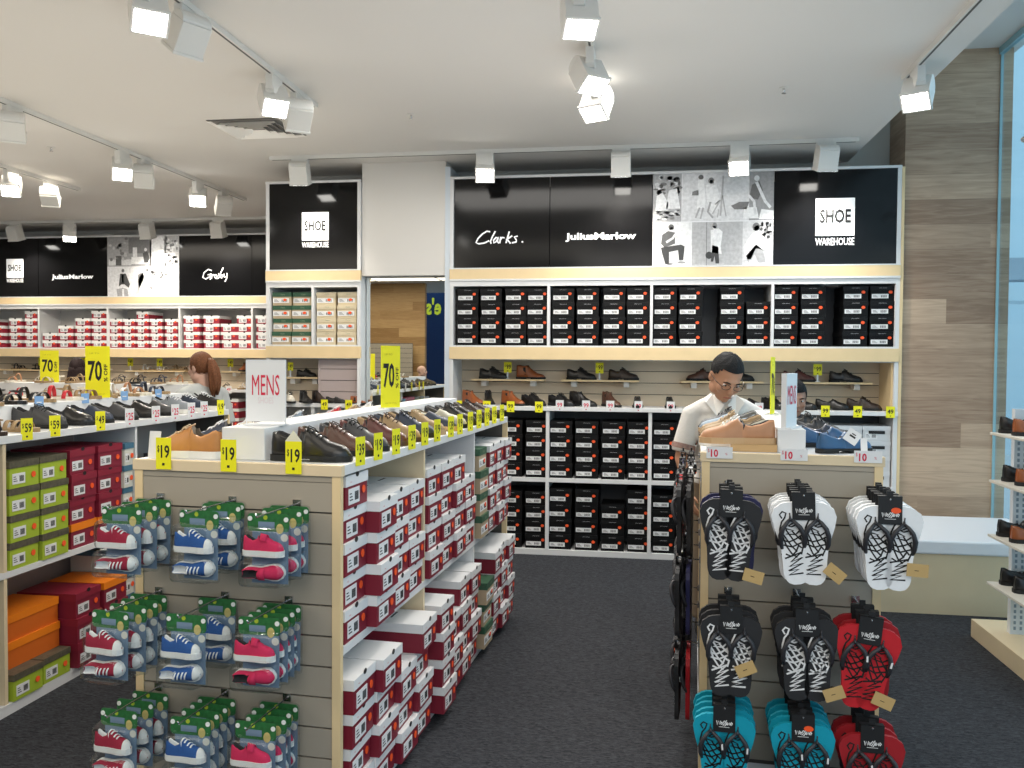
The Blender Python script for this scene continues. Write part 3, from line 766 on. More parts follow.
# ================================================================ light from the world and from added fill areas that have no fixture
w = bpy.data.worlds.new('world'); bpy.context.scene.world = w; w.use_nodes = True
w.node_tree.nodes['Background'].inputs[0].default_value = (.68, .86, 1.0, 1); w.node_tree.nodes['Background'].inputs[1].default_value = 1.5
def area(x, y, z, sx, sy, power, col, down=True, rot=None):
    ld = bpy.data.lights.new('fill_light', 'AREA'); ld.shape = 'RECTANGLE'; ld.size = sx; ld.size_y = sy; ld.energy = power; ld.color = col
    o = bpy.data.objects.new('fill_light', ld); COL.objects.link(o); o.location = (x, y, z)
    o.rotation_euler = rot if rot else ((0, 0, 0) if down else (math.pi, 0, 0))
# unseen fill lights, added: some face up to brighten the ceiling, others face down
area(-4.6, 3.0, 2.05, 5, 7, 70, (1, .91, .76), False)
area(-.2, 2.5, 2.05, 2.6, 6, 28, (1, .96, .90), False)
area(-5.0, -1, CZ - .02, 4, 4, 170, (1, .90, .74))
area(-2.2, 1.2, CZ - .02, 3.0, 2.0, 35, (1, .92, .78))
area(.4, -.6, CZ - .02, 3, 3, 105, (1, .95, .88))
area(-6, 7.4, CZ - .05, 3.5, 1.5, 90, (1, .91, .78))
area(-.4, 5.4, CZ - .05, 3.0, 1.0, 75, (1, .96, .9))
# ================================================================ signs
def sign_panel(x0, x1, yf, art, label, z0=2.362, z1=3.092, lx=0, ls=.27, lz=.50):
    o = newobj('brand_sign', None); o.location = ((x0 + x1) / 2, yf, z0); tag(o, label, 'sign')
    W = x1 - x0 - .006; H = z1 - z0
    newobj('panel', MB().box(-W / 2, W / 2, 0, .02, 0, H, BLACKGLOSS if art != 'photos' and art != 'photos2' else mat('print_white_base', (.8, .8, .82), .25)).mesh('p'), o)
    L = MB()
    WH = mat('sign_white', (.85, .85, .85), .35, emit=(1, 1, 1), estr=.25)
    if art == 'shoe':
        cx = lx; s = ls; zc = H * lz
        L.box(cx - s / 2, cx + s / 2, -.003, 0, zc - s / 2, zc + s / 2, WH)
        text_to(L, 'SHOE', INK, cx, zc + s * .02, w=s * .80, h=s * .37, y=-.009, bold=.028)
        text_to(L, 'WAREHOUSE', WH, cx, zc - s * .655, w=s, h=s * .20, y=-.003, bold=.014)
    elif art == 'julius':
        text_to(L, 'JuliusMarlow', WH, 0, H * .325, w=.57, h=.072, y=-.003, bold=.035)
    elif art == 'clarks':
        S = [[(150, 88), (135, 85), (110, 100), (88, 122), (78, 143), (92, 150), (122, 146), (145, 135)], [(178, 88), (164, 114), (153, 140), (157, 147)],
             [(194, 121), (183, 118), (170, 132), (172, 146), (184, 140), (197, 117), (190, 138), (197, 147)], [(208, 118), (203, 146)], [(204, 132), (217, 118), (226, 121)],
             [(252, 90), (236, 146)], [(238, 130), (266, 112)], [(241, 128), (258, 149)], [(294, 113), (278, 117), (288, 130), (290, 142), (268, 147)], [(319, 141), (322, 144)]]
        k = .00159
        for q in S: L.ribbon([((x - 212) * k, .247 + (118 - y) * k) for x, y in q], .0125, WH, y=-.002)
    elif art == 'grosby':
        S = [[(748, 292), (722, 284), (692, 308), (684, 338), (706, 350), (735, 332), (745, 315), (722, 322)], [(745, 315), (738, 352)], [(752, 320), (747, 346)], [(749, 332), (765, 318)],
             [(776, 320), (768, 336), (780, 346), (790, 330), (778, 320)], [(800, 312), (806, 338), (792, 347)], [(832, 276), (815, 308), (810, 340), (822, 345), (832, 325), (816, 322)], [(838, 316), (840, 338), (855, 334)], [(861, 312), (858, 345), (846, 368)]]
        k = .00178
        for q in S: L.ribbon([((x - 775) * k, .255 + (320 - y) * k) for x, y in q], .0135, WH, y=-.002)
    elif art == 'blank': pass
    else:
        g = lambda v: mat('print_grey%02d' % int(v * 100), (v, v, v * 1.02), .3, noise=.38, nscale=38)
        w_, h_ = W, H
        def rect(a, b, c, d, v, y=-.001): L.box(-w_ / 2 + a * w_, -w_ / 2 + b * w_, y, y + .0008, c * h_, d * h_, g(v))
        def blob(cx, cz, rx, rz, v, y=-.002, n=14): L.prism([(-w_ / 2 + cx * w_ + rx * w_ * math.cos(2 * math.pi * j / n), cz * h_ + rz * h_ * math.sin(2 * math.pi * j / n)) for j in range(n)], g(v), y - .0004, y)
        def poly(P, v, y=-.0025): L.prism([(-w_ / 2 + a * w_, c * h_) for a, c in P], g(v), y - .0004, y)
        rnd = random.Random(3 if art == 'photos' else 5)
        def line(P, wd, v): L.ribbon([(-w_ / 2 + a * w_, c * h_) for a, c in P], wd, g(v), y=-.0032, th=.0004)
        if art == 'photos':
            rect(0, .24, .48, 1, .35); rect(.245, .80, .48, 1, .62); rect(.80, 1, .48, 1, .28); rect(0, .33, 0, .47, .80); rect(.33, .75, 0, .47, .42); rect(.75, 1, 0, .47, .60)
            for _ in range(46): blob(rnd.uniform(.02, .22), rnd.uniform(.74, .97), rnd.uniform(.008, .03), rnd.uniform(.01, .03), rnd.choice([.05, .12, .6, .3]))
            for _ in range(40): blob(rnd.uniform(.02, .22), rnd.uniform(.50, .62), rnd.uniform(.01, .03), rnd.uniform(.006, .015), rnd.choice([.25, .45, .6, .75]))
            poly([(.02, .60), (.03, .76), (.08, .80), (.13, .68), (.12, .60)], .8); blob(.05, .80, .022, .03, .12); poly([(.11, .62), (.13, .82), (.20, .84), (.23, .62)], .72); blob(.16, .88, .022, .03, .2)
            # standing pair with tripod
            blob(.40, .955, .022, .026, .08); poly([(.375, .93), (.425, .93), (.44, .70), (.435, .62), (.37, .62)], .78); line([(.39, .62), (.36, .52)], .014, .35); line([(.42, .62), (.40, .51)], .014, .35); poly([(.33, .80), (.38, .82), (.38, .76), (.325, .76)], .15)
            blob(.485, .915, .025, .034, .15); blob(.485, .905, .014, .022, .6); poly([(.44, .87), (.53, .87), (.56, .74), (.55, .62), (.50, .56), (.45, .70)], .74); line([(.48, .68), (.46, .58), (.50, .52)], .016, .3); line([(.52, .66), (.56, .70), (.50, .56)], .012, .4)
            line([(.585, .96), (.565, .54)], .014, .38); line([(.58, .75), (.61, .53)], .01, .35); line([(.55, .6), (.54, .52)], .01, .4)
            # reclining on the rocks
            poly([(.65, .64), (.72, .68), (.80, .68), (.78, .60), (.68, .60)], .12); blob(.86, .93, .022, .03, .7); poly([(.82, .86), (.88, .90), (.91, .80), (.87, .70), (.80, .72)], .08); line([(.86, .88), (.93, .68), (.97, .62)], .022, .7); line([(.80, .74), (.84, .68), (.85, .55)], .02, .65)
            poly([(.75, .50), (.76, .62), (.86, .62), (.88, .50)], .85); poly([(.88, .49), (.90, .60), (1, .58), (1, .49)], .8)
            # seated man with thinking pose
            blob(.155, .42, .024, .032, .1); blob(.16, .395, .018, .028, .6); poly([(.08, .34), (.13, .38), (.19, .36), (.19, .24), (.10, .20), (.07, .24)], .10)
            poly([(.07, .20), (.24, .23), (.27, .21), (.26, .06), (.225, .06), (.215, .17), (.14, .15), (.14, .02), (.11, .02), (.08, .14)], .05); line([(.12, .26), (.17, .30), (.19, .34)], .018, .6); line([(.20, .32), (.23, .24)], .016, .6)
            blob(.245, .035, .035, .012, .3); blob(.145, .02, .03, .01, .2); rect(.08, .20, .02, .13, .55, -.0015)
            # walking figure with jacket
            rect(.45, .455, 0, .47, .15, -.0018); blob(.52, .43, .02, .032, .2); blob(.515, .41, .015, .02, .6); poly([(.485, .38), (.55, .40), (.585, .36), (.57, .20), (.58, .12), (.49, .14)], .82); poly([(.50, .22), (.55, .20), (.56, .02), (.53, .02), (.52, .10), (.51, .04), (.49, .04)], .05); blob(.475, .11, .03, .04, .04)
            # seated man in white shirt
            blob(.86, .41, .03, .045, .15); blob(.865, .385, .024, .04, .66); poly([(.76, .06), (.77, .22), (.82, .33), (.90, .33), (.98, .22), (1, .10), (.93, .16), (.86, .18), (.82, .06)], .86); poly([(.78, .10), (.86, .22), (.92, .16), (.94, .03), (.88, .03), (.85, .12), (.80, .03)], .38)
            for _ in range(26): blob(rnd.uniform(.90, .98), rnd.uniform(.28, .45), rnd.uniform(.006, .018), rnd.uniform(.01, .03), rnd.choice([.1, .3, .7, .05]))
        else:
            rect(0, .62, .50, 1, .30); rect(.60, .82, .50, 1, .82); rect(.80, 1, .50, 1, .5); rect(0, .40, 0, .49, .66); rect(.40, .85, 0, .49, .6); rect(.85, 1, 0, .49, .55)
            rect(.02, .34, .52, .62, .6, -.0015); rect(.34, .60, .54, .66, .8, -.0015); rect(.12, .2, .52, .68, .08, -.0018); rect(.30, .60, .72, .98, .16, -.0015); rect(.36, .42, .66, .82, .7, -.0018)
            poly([(.50, .72), (.56, .76), (.60, .64), (.57, .56), (.52, .56)], .06); blob(.54, .78, .02, .03, .7)
            for _ in range(60): blob(rnd.uniform(.80, .98), rnd.uniform(.52, .97), rnd.uniform(.006, .03), rnd.uniform(.01, .03), rnd.choice([.1, .3, .75, .5]))
            for _ in range(20): blob(rnd.uniform(.02, .30), rnd.uniform(.62, .97), rnd.uniform(.01, .03), rnd.uniform(.01, .04), rnd.choice([.15, .3, .45]))
            blob(.22, .43, .02, .03, .15); blob(.22, .41, .014, .022, .65); poly([(.18, .38), (.26, .38), (.32, .20), (.30, .14), (.24, .20), (.20, .20), (.16, .16)], .06); poly([(.20, .36), (.23, .36), (.23, .22), (.21, .22)], .7); poly([(.13, .12), (.22, .14), (.28, .12), (.30, 0), (.14, 0)], .32); rect(.21, .235, 0, .12, .7, -.0032)
            poly([(.42, .10), (.44, .30), (.52, .44), (.58, .40), (.56, .20), (.60, .10)], .75); poly([(.44, .10), (.52, .30), (.50, .40), (.43, .36)], .2); blob(.56, .43, .02, .03, .15); poly([(.62, .14), (.64, .34), (.72, .36), (.76, .20), (.74, .10)], .85); blob(.68, .40, .022, .03, .25); poly([(.42, .0), (.46, .10), (.76, .12), (.84, 0)], .88)
            for _ in range(30): blob(rnd.uniform(.62, .84), rnd.uniform(.12, .46), rnd.uniform(.006, .02), rnd.uniform(.01, .03), rnd.choice([.1, .45, .75, .3]))
            for q in range(5): rect(.86, .99, .02 + q * .09, .09 + q * .09, .7 if q % 2 else .62, -.0015)
    if art != 'blank': newobj('lettering' if not art.startswith('photos') else 'printed_photos', L.mesh('l', fix=False), o)

# ================================================================ wall display units
def wall_unit(x0, x1, yf, divs, back, label, slat=SLATW, depth=.42, overlap=None, wood_side=False, lower_divs=None, midshelf=True, low_back=None):
    o = newobj('wall_shelving_unit', None); tag(o, label, 'shelving unit')
    yb = yf + depth; t = .022
    def part(n, b, bev=0): return newobj(n, b.mesh(n, bev), o)
    for k, x in enumerate((x0, x1)):
        s = 1 if k == 0 else -1
        b = MB(); b.box(min(x, x + s * .03), max(x, x + s * .03), yf, yb, 0, 3.105, WHITE)
        part('side_panel', b)
    if wood_side: part('side_panel', MB().box(x1 + .001, x1 + .022, yf - .002, yb, 0, 3.10, BIRCH).box(x1 - .045, x1 - .0305, yf + .03, yb, 1.225, 1.60, BIRCH))
    part('top_trim', MB().box(x0, x1, yf - .006, yf + .03, 3.092, 3.112, WHITE))
    part('back_panel', MB().box(x0 + .03, x1 - .03, yb - .02, yb - .005, 1.70, 3.09, back))
    part('back_panel', MB().box(x0 + .03, x1 - .03, yb - .02, yb - .005, .05, 1.19, low_back or back))
    # slat wall zone
    b = MB(); z = 1.222
    while z < 1.60: b.box(x0 + .03, x1 - .03, yb - .07, yb - .05, z, min(z + .092, 1.607), slat); z += .0975
    b.box(x0 + .03, x1 - .03, yb - .05, yb - .04, 1.222, 1.607, GROOVE); part('slat_panel', b)
    # wood bands
    part('wood_fascia', MB().box(x0 - .001, x1 + .001, yf - .008, yf + .02, 1.608, 1.708, BIRCH))
    part('wood_fascia', MB().box(x0 - .001, x1 + .001, yf - .008, yf + .02, 2.266, 2.350, BIRCH))
    part('shelf', MB().box(x0 + .03, x1 - .03, yf + .02, yb - .02, 1.60, 1.709, WHITE).box(x0 + .03, x1 - .03, yf - .004, yf + .02, 1.700, 1.722, WHITE))
    part('shelf', MB().box(x0 + .03, x1 - .03, yf + .0, yb - .02, 2.210, 2.262, WHITE).box(x0, x1, yf - .01, yf + .0, 2.252, 2.268, WHITE).box(x0, x1, yf - .01, yf + .018, 2.350, 2.360, WHITE))
    part('counter', MB().box(x0 + .0, x1 - .0, yf - .015, yb - .07, 1.188, 1.221, WHITE), .002)
    if midshelf: part('shelf', MB().box(x0 + .03, x1 - .03, yf, yb - .02, .602, .634, WHITE))
    part('base_shelf', MB().box(x0 + .03, x1 - .03, yf, yb - .02, .0, .045, WHITE))
    for d in divs:
        part('divider', MB().box(d - .011, d + .011, yf, yb - .02, 1.722, 2.210, WHITE))
    for d in (lower_divs if lower_divs is not None else divs):
        part('divider', MB().box(d - .014, d + .014, yf - .002, yb - .02, .045, 1.188, WHITE))
    return o
wall_unit(-1.58, 1.957, 6.92, [-.755, .075, 1.014], DARKG, 'long white and birch wall shelving unit full of black shoe boxes', wood_side=True)
wall_unit(-3.195, -2.350, 6.92, [-2.775], LIGHTG, 'narrow white and birch wall shelving unit left of the column')
wall_unit(-9.28, -3.21, 9.70, [-8.46, -7.51, -6.565, -5.605, -4.66, -3.72], LIGHTG, 'far left white and birch wall shelving unit with red and white boxes', low_back=mat('mid_grey', (.28, .27, .26), .6))
sign_panel(-1.545, -.750, 6.925, 'clarks', 'black wall sign with white cursive lettering, right of the column')
sign_panel(-.750, .075, 6.925, 'julius', 'black wall sign with bold white one-word lettering, left of photo collage above black boxes')
sign_panel(.075, 1.014, 6.925, 'photos', 'wall collage of black and white photos of people above the black boxes')
sign_panel(1.014, 1.930, 6.925, 'shoe', 'black wall sign with white square logo at the right end by the timber column', ls=.29)
sign_panel(-3.17, -2.375, 6.925, 'shoe', 'black wall sign with white square logo just left of the column', ls=.238, lx=.02)
sign_panel(-8.46, -7.51, 9.705, 'shoe', 'black wall sign with white square logo at the far left edge', lx=.15, ls=.235, lz=.49)
sign_panel(-7.51, -6.565, 9.705, 'julius', 'black wall sign with bold one-word lettering, far left wall')
sign_panel(-6.565, -5.605, 9.705, 'photos2', 'wall collage of black and white photos on the far left wall')
sign_panel(-5.605, -4.66, 9.705, 'grosby', 'black wall sign with white brush script lettering on the far left wall')
sign_panel(-4.66, -3.72, 9.705, 'blank', 'plain black wall panel partly hidden behind the near unit')
sign_panel(-9.25, -8.46, 9.705, 'blank', 'plain black wall panel beyond the left edge')

# pinkish slat panel standing on the counter of the narrow unit
b = MB(); z = 1.225
while z < 1.6: b.box(-2.735, -2.385, 6.99, 7.01, z, min(z + .092, 1.600), PINKISH); z += .0975
b.box(-2.735, -2.385, 7.01, 7.03, 1.222, 1.600, GROOVE).box(-2.750, -2.735, 6.985, 7.26, 1.222, 1.60, PINKISH)
o = newobj('slat_board', b.mesh('sb')); tag(o, 'pinkish grey grooved slat board under the cream boxes, left of the mirror', 'panel')

# mirror beside the column
o = newobj('wall_mirror', None); tag(o, 'tall wall mirror below the boxed white column between the shelving units', 'mirror')
newobj('mirror_glass', MB().box(-2.340, -1.628, 7.05, 7.056, .05, 2.300, mat('mirror_silver', (.80, .82, .80), .01, metal=1)).mesh('m'), o)
newobj('frame', MB().box(-2.344, -1.624, 7.057, 7.075, .02, 2.302, STEEL).mesh('m'), o)
structure('trim_5', MB().box(-1.625, -1.583, 6.93, 7.36, 0, 3.2, mat('edge_blue_white', (.62, .68, .74), .5)))

# ================================================================ floating wood shelves on the slat wall
def float_shelf(x0, x1, y, z, label, dep=.17):
    o = newobj('floating_shelf', None); o.location = (x0, y, z); tag(o, label, 'shelf', 'small birch shelves on slat walls')
    newobj('board', MB().box(0, x1 - x0, -dep, 0, -.014, 0, BIRCH).mesh('b'), o)
    for k in (.16, .84):
        newobj('bracket', MB().box((x1 - x0) * k - .022, (x1 - x0) * k + .022, -dep * .7, 0, -.060, -.0145, mat('bracket_white', (.75, .74, .72), .4)).mesh('b'), o)
SY = 7.268
float_shelf(-1.43, -.81, SY, 1.440, 'small birch shelf with one black and one brown shoe under the leftmost black boxes')
float_shelf(-.665, -.02, SY, 1.440, 'small birch shelf with two black shoes, second from the column')
float_shelf(.325, .98, SY, 1.440, 'small birch shelf behind the man in the white shirt')
float_shelf(1.14, 1.82, SY, 1.440, 'small birch shelf behind the right island, nearest the timber column')
float_shelf(-3.10, -2.80, SY, 1.440, 'short birch shelf left of the pinkish slat board')
SY2 = 10.05
for k, (a, c) in enumerate(((-8.95, -8.6), (-8.3, -7.55), (-7.35, -6.75), (-6.45, -5.65), (-5.15, -4.25))):
    float_shelf(a, c, SY2, 1.440, ['small birch shelf on the far wall beyond the left edge', 'small birch shelf on the far left wall behind the smaller yellow sign', 'small birch shelf on the far left wall between the yellow signs', 'small birch shelf on the far wall left of the ponytailed woman', 'small birch shelf on the far wall right of the ponytailed woman'][k])

# ================================================================ island gondolas (local frame: x along the front, y depth)
def GMat(ox, oy, ang): return T(ox, oy, 0) @ RZ(R(-ang))
G1 = GMat(-1.728, 2.700, 3.3); G2 = GMat(.235, 3.345, 3.5)
G0 = GMat(-3.545, 2.20, -.6)
def gondola(M, w, L, bays, label, slat_front=True, riser=(.30, .50, .05, None, .11), wood_div=(), side_slat=None, shelf=True, zt=1.25, front_z0=.05):
    o = newobj('display_island', None); o.matrix_world = M; tag(o, label, 'display island')
    def part(n, b, bev=0): return newobj(n, b.mesh(n, bev), o)
    part('worktop', MB().box(-.004, w + .004, .022, L - .02, zt - .035, zt, WHITE), .002)
    part('worktop_edge', MB().box(-.006, w + .006, -.004, .022, zt - .036, zt + .001, BIRCHP), .002)
    part('base', MB().box(0, w, .02, L - .02, 0, .05, WHITE))
    c = w / 2
    if side_slat:
        for xx in (0, w):
            b = MB(); z = .06
            s = 1 if xx == 0 else -1
            while z < zt - .045: b.box(min(xx + s * .004, xx + s * .022), max(xx + s * .004, xx + s * .022), .03, L - .03, z, min(z + .095, zt - .04), GREIGE); z += .1025
            b.box(min(xx + s * .022, xx + s * .03), max(xx + s * .022, xx + s * .03), .03, L - .03, .05, zt - .036, GROOVE); part('slat_panel', b)
    else:
        part('back_panel', MB().box(c - .012, c + .012, .03, L - .03, .05, zt - .036, mat('inner_panel', (.50, .48, .47), .6)))
        if shelf:
            for s in ((.002, c - .012), (c + .012, w - .002)):
                part('shelf', MB().box(s[0], s[1], .03, L - .03, .615, .643, WHITE))
        for k, d in enumerate(bays):
            m = BIRCHP if k in wood_div else WHITE
            for s in ((.004, c - .012), (c + .012, w - .004)):
                part('divider', MB().box(s[0], s[1], d - .010, d + .010, .05, .615, m).box(s[0], s[1], d - .010, d + .010, .643, zt - .036, m))
    for yy, f in ((.0, 1), (L, -1)):
        b = MB(); z = zt - .045 - .092 * 1
        y0, y1 = (yy + .004, yy + .022) if f == 1 else (yy - .022, yy - .004)
        zz = [zt - .036 - .0 - .022 - .1025 * k for k in range(13)]
        b.box(.03, w - .03, y0, y1, zt - .056, zt - .037, GREIGE)
        for k in range(12):
            a, e = zz[k] - .1025 + .006, zz[k]
            if e < .07: continue
            b.box(.03, w - .03, y0, y1, max(a, .05), e, GREIGE)
        b.box(.03, w - .03, (y0 + .014) if f == 1 else (y0 - .004), (y1 + .004) if f == 1 else (y1 - .014), .05, zt - .037, GROOVE)
        part('slat_panel', b)
        for x in (0, w - .03): part('end_post', MB().box(x, x + .03, y0 - .004 * f if f == 1 else y0, y1 if f == 1 else y1 + .004, 0, zt - .036, BIRCH))
    return o
def riser_box(M, x0, x1, y0, y1, z1, label, z0=1.2505):
    o = newobj('riser_box', MB().box(x0, x1, y0, y1, z0, z1, WHITE).mesh('r', .003)); o.matrix_world = M; tag(o, label, 'display riser', 'white risers on the island tops')
gondola(G1, .76, 2.58, [.905, 1.765], 'central display island with children\'s packs on its front and white boxes along its side', wood_div=(0,))
riser_box(G1, .290, .452, .07, 2.50, 1.362, 'long white riser on the central island carrying the red lettered sign')
gondola(G2, .655, 1.45, [], 'right display island hung with flip-flops below the red price cards', side_slat=True)
riser_box(G2, .285, .390, .08, 1.38, 1.340, 'long white riser on the right island between tan and blue shoes')
gondola(G0, .78, 3.28, [1.16, 2.17], 'left display island stacked with lime and dark red boxes', wood_div=(0,))
riser_box(G0, .24, .50, .07, 3.20, 1.362, 'long white riser on the left island under the larger yellow sign')
# far island across the left part
G3 = GMat(-5.75, 6.55, 0)
gondola(G3, 1.9, .8, [], 'far low display island with sandals on top, in front of the left wall')
riser_box(G3, .06, 1.84, .26, .54, 1.372, 'wide white riser on the far island behind the left island')
G4 = GMat(-3.10, 7.9, 0)
# ================================================================ people
def voxel(mb, size, smooth=6, name='body'):
    me = mb.mesh('tmp'); ob = bpy.data.objects.new('tmp', me); COL.objects.link(ob)
    m = ob.modifiers.new('r', 'REMESH'); m.mode = 'VOXEL'; m.voxel_size = size; m.use_smooth_shade = True
    s = ob.modifiers.new('s', 'SMOOTH'); s.iterations = smooth; s.factor = .5
    bpy.context.view_layer.update()
    out = bpy.data.meshes.new_from_object(ob.evaluated_get(bpy.context.evaluated_depsgraph_get()))
    mats = [x for x in me.materials]; bpy.data.objects.remove(ob)
    out.materials.clear(); out.materials.append(mats[0])
    for p in out.polygons: p.use_smooth = True; p.material_index = 0
    out.name = name
    return out
def limb(b, pts, rad, m, caps=True):
    for k in range(len(pts) - 1):
        p, q = Vector(pts[k]), Vector(pts[k + 1]); b.tube([p, p.lerp(q, .5), q], [rad[k], (rad[k] + rad[k + 1]) / 2 * 1.03, rad[k + 1]], m, 12)
    if caps:
        for p, r in zip(pts, rad): b.ellipsoid(p, (r * .98,) * 3, m, 12, 8)
def person(label, x, y, facing, scale, skin, shirt, trousers, hair, head=(0, 0, 0), head_off=(0, -.02, 0), sleeves='short', arms=None, glasses=False, hs=1.0, lean=0, strap=None, face=True, cat='person', hairstyle='short', voxel_size=.008, shirt2=None):
    root = newobj('person', None); root.matrix_world = T(x, y, 0) @ RZ(facing) @ Matrix.Diagonal((scale, scale, scale, 1)); tag(root, label, cat)
    SK = mat('skin_' + skin[0], skin[1], .5, noise=.06, nscale=20); b = MB()
    ly = -lean
    neck = Vector((0, .01 + ly, 1.44)); hc = Vector((head_off[0], head_off[1] + ly, 1.595 + head_off[2]))
    arms = arms or [[(-.185, ly, 1.385), (-.235, ly + .02, 1.11), (-.23, ly - .08, .87)], [(.185, ly, 1.385), (.235, ly + .02, 1.11), (.23, ly - .08, .87)]]
    # trunk
    for c, r in (((0, .01, .95), (.150, .105, .12)), ((0, .005 + ly * .4, 1.10), (.135, .095, .14)), ((0, ly * .8, 1.27), (.160, .105, .15)), ((0, ly, 1.38), (.150, .085, .07))): b.ellipsoid(c, r, SK, 20, 12)
    b.tube([neck + Vector((0, .01, -.05)), neck + Vector((0, 0, .05)), hc + Vector((0, .02, -.06))], [.062, .054, .054], SK, 14)
    for a in arms:
        limb(b, a, [.050, .038, .026], SK)
        s, e, wv = [Vector(p) for p in a]; d = (wv - e).normalized(); sd = Vector((1, 0, 0)) * (-1 if a[0][0] < 0 else 1)
        fwd = d.cross(sd).normalized(); 
        palm = wv + d * .05
        Mh = Matrix((fwd.cross(d), fwd, d)).transposed().to_4x4(); Mh.translation = palm
        b.ellipsoid((0, 0, 0), (.014, .040, .050), SK, 12, 8, Mh)
        side = Mh.col[1].to_3d(); nrm = Mh.col[0].to_3d() * (1 if sd.x * Mh.col[0][0] < 0 else -1)
        for k, (o_, l_) in enumerate(((-.030, .068), (-.010, .078), (.010, .074), (.029, .058))):
            p0 = palm + side * o_ + d * .030; p1 = p0 + d * l_ * .55 + nrm * .008; p2 = p1 + d * l_ * .4 + nrm * .022
            b.tube([p0, p1, p2], [.0095, .009, .0075], SK, 8); b.ellipsoid(p2, (.0075,) * 3, SK, 8, 6)
        t0 = palm - side * .030 - d * .02; t1 = t0 - side * .026 + d * .03 + nrm * .01; t2 = t1 + d * .03 + nrm * .01
        b.tube([t0, t1, t2], [.013, .011, .009], SK, 8); b.ellipsoid(t2, (.009,) * 3, SK, 8, 6)
    for s in (-1, 1):
        limb(b, [(s * .085, .01, .90), (s * .095, -.01, .50), (s * .10, .02, .09)], [.082, .056, .038], SK)
        b.ellipsoid((s * .105, -.05, .035), (.042, .12, .034), SK, 14, 8)
    # head
    Mh = Matrix.Translation(hc) @ RZ(head[2]) @ RX(head[0]) @ RY(head[1]) @ Matrix.Diagonal((hs, hs, hs, 1))
    def E(c, r): b.ellipsoid(c, r, SK, 22, 16, Mh)
    E((0, .012, .030), (.074, .094, .086)); E((0, -.020, -.015), (.064, .074, .088)); E((0, -.035, -.070), (.046, .050, .044))
    E((0, -.094, -.012), (.011, .018, .026)); E((0, -.103, -.030), (.017, .014, .011)); E((0, -.084, .022), (.046, .012, .010))
    E((0, -.086, -.058), (.024, .010, .0065)); E((0, -.084, -.068), (.020, .010, .006)); E((0, -.076, -.090), (.020, .014, .014))
    for s in (-1, 1): E((s * .075, .014, -.008), (.008, .018, .030)); E((s * .040, -.062, -.026), (.022, .024, .024)); E((s * .050, -.01, -.06), (.02, .04, .03))
    body = newobj('body', voxel(b, voxel_size / scale, 3), root)
    fm = root
    def sub(n, bb, m=Mh, fix=True):
        o = newobj(n, bb.mesh(n, fix=fix), root); o.matrix_local = m; return o
    HM = mat('hair_' + hair[0], hair[1], .65, spec=.25, noise=.45, nscale=70, bump=.5, bscale=140)
    if face:
        for s in (-1, 1):
            e = MB(); e.ellipsoid((s * .030, -.077, .002), (.0135, .0090, .0062), mat('eye_white', (.7, .68, .65), .3), 12, 8); e.ellipsoid((s * .030, -.0835, .001), (.0055, .004, .0055), mat('iris', (.015, .008, .005), .2), 10, 6); sub('eye', e)
            e = MB(); e.tube([(s * .014, -.096, .020), (s * .032, -.096, .026), (s * .050, -.084, .019)], [.003, .0038, .002], HM, 6); sub('eyebrow', e)
        e = MB(); e.tube([(-.022, -.0935, -.0625), (-.008, -.097, -.061), (.008, -.097, -.061), (.022, -.0935, -.0625)], [.0022, .004, .004, .0022], mat('lips_' + skin[0], tuple(c * q for c, q in zip(skin[1], (.75, .5, .5))), .5), 6); sub('lips', e)
    if glasses:
        e = MB(); gm = mat('glasses_frame', (.02, .02, .022), .3)
        for s in (-1, 1):
            e.tube([(s * .032 + .023 * math.cos(2 * math.pi * k / 12), -.099, .0 + .015 * math.sin(2 * math.pi * k / 12)) for k in range(13)], .0016, gm, 5)
            e.tube([(s * .055, -.098, .003), (s * .076, -.06, .006), (s * .082, .01, .004)], .0017, gm, 5)
        e.tube([(-.009, -.099, .003), (.009, -.099, .003)], .0016, gm, 5); sub('glasses', e)
    # hair
    h = MB(); nu, nv = 36, 22; P = {}
    for a in range(nv + 1):
        for c in range(nu):
            ph = math.pi * (a + .001) / (nv + .002); th = 2 * math.pi * c / nu
            d = Vector((math.sin(ph) * math.cos(th), math.sin(ph) * math.sin(th), math.cos(ph)))
            wob = 1 + .018 * math.sin(9 * th + 3 * ph) + .012 * math.sin(17 * th)
            P[a, c] = Vector((0, .014, .032)) + Vector((d.x * .079, d.y * .099, d.z * .0925)) * wob
    ok = {}
    for k, p in P.items():
        if hairstyle == 'none': ok[k] = False; continue
        low = {'short': -.035, 'long': -.09, 'pony': -.045, 'fringe': -.03}[hairstyle]
        front = p.y < -.035
        ok[k] = (p.z > (.062 if hairstyle != 'fringe' else .050)) if front else (p.z > low if p.y > .02 else p.z > .018 if hairstyle == 'short' else p.z > -.02)
    for a in range(nv):
        for c in range(nu):
            q = [(a, c), (a + 1, c), (a + 1, (c + 1) % nu), (a, (c + 1) % nu)]
            if sum(ok[k] for k in q) >= 3: h.face([P[k] for k in q], HM, True)
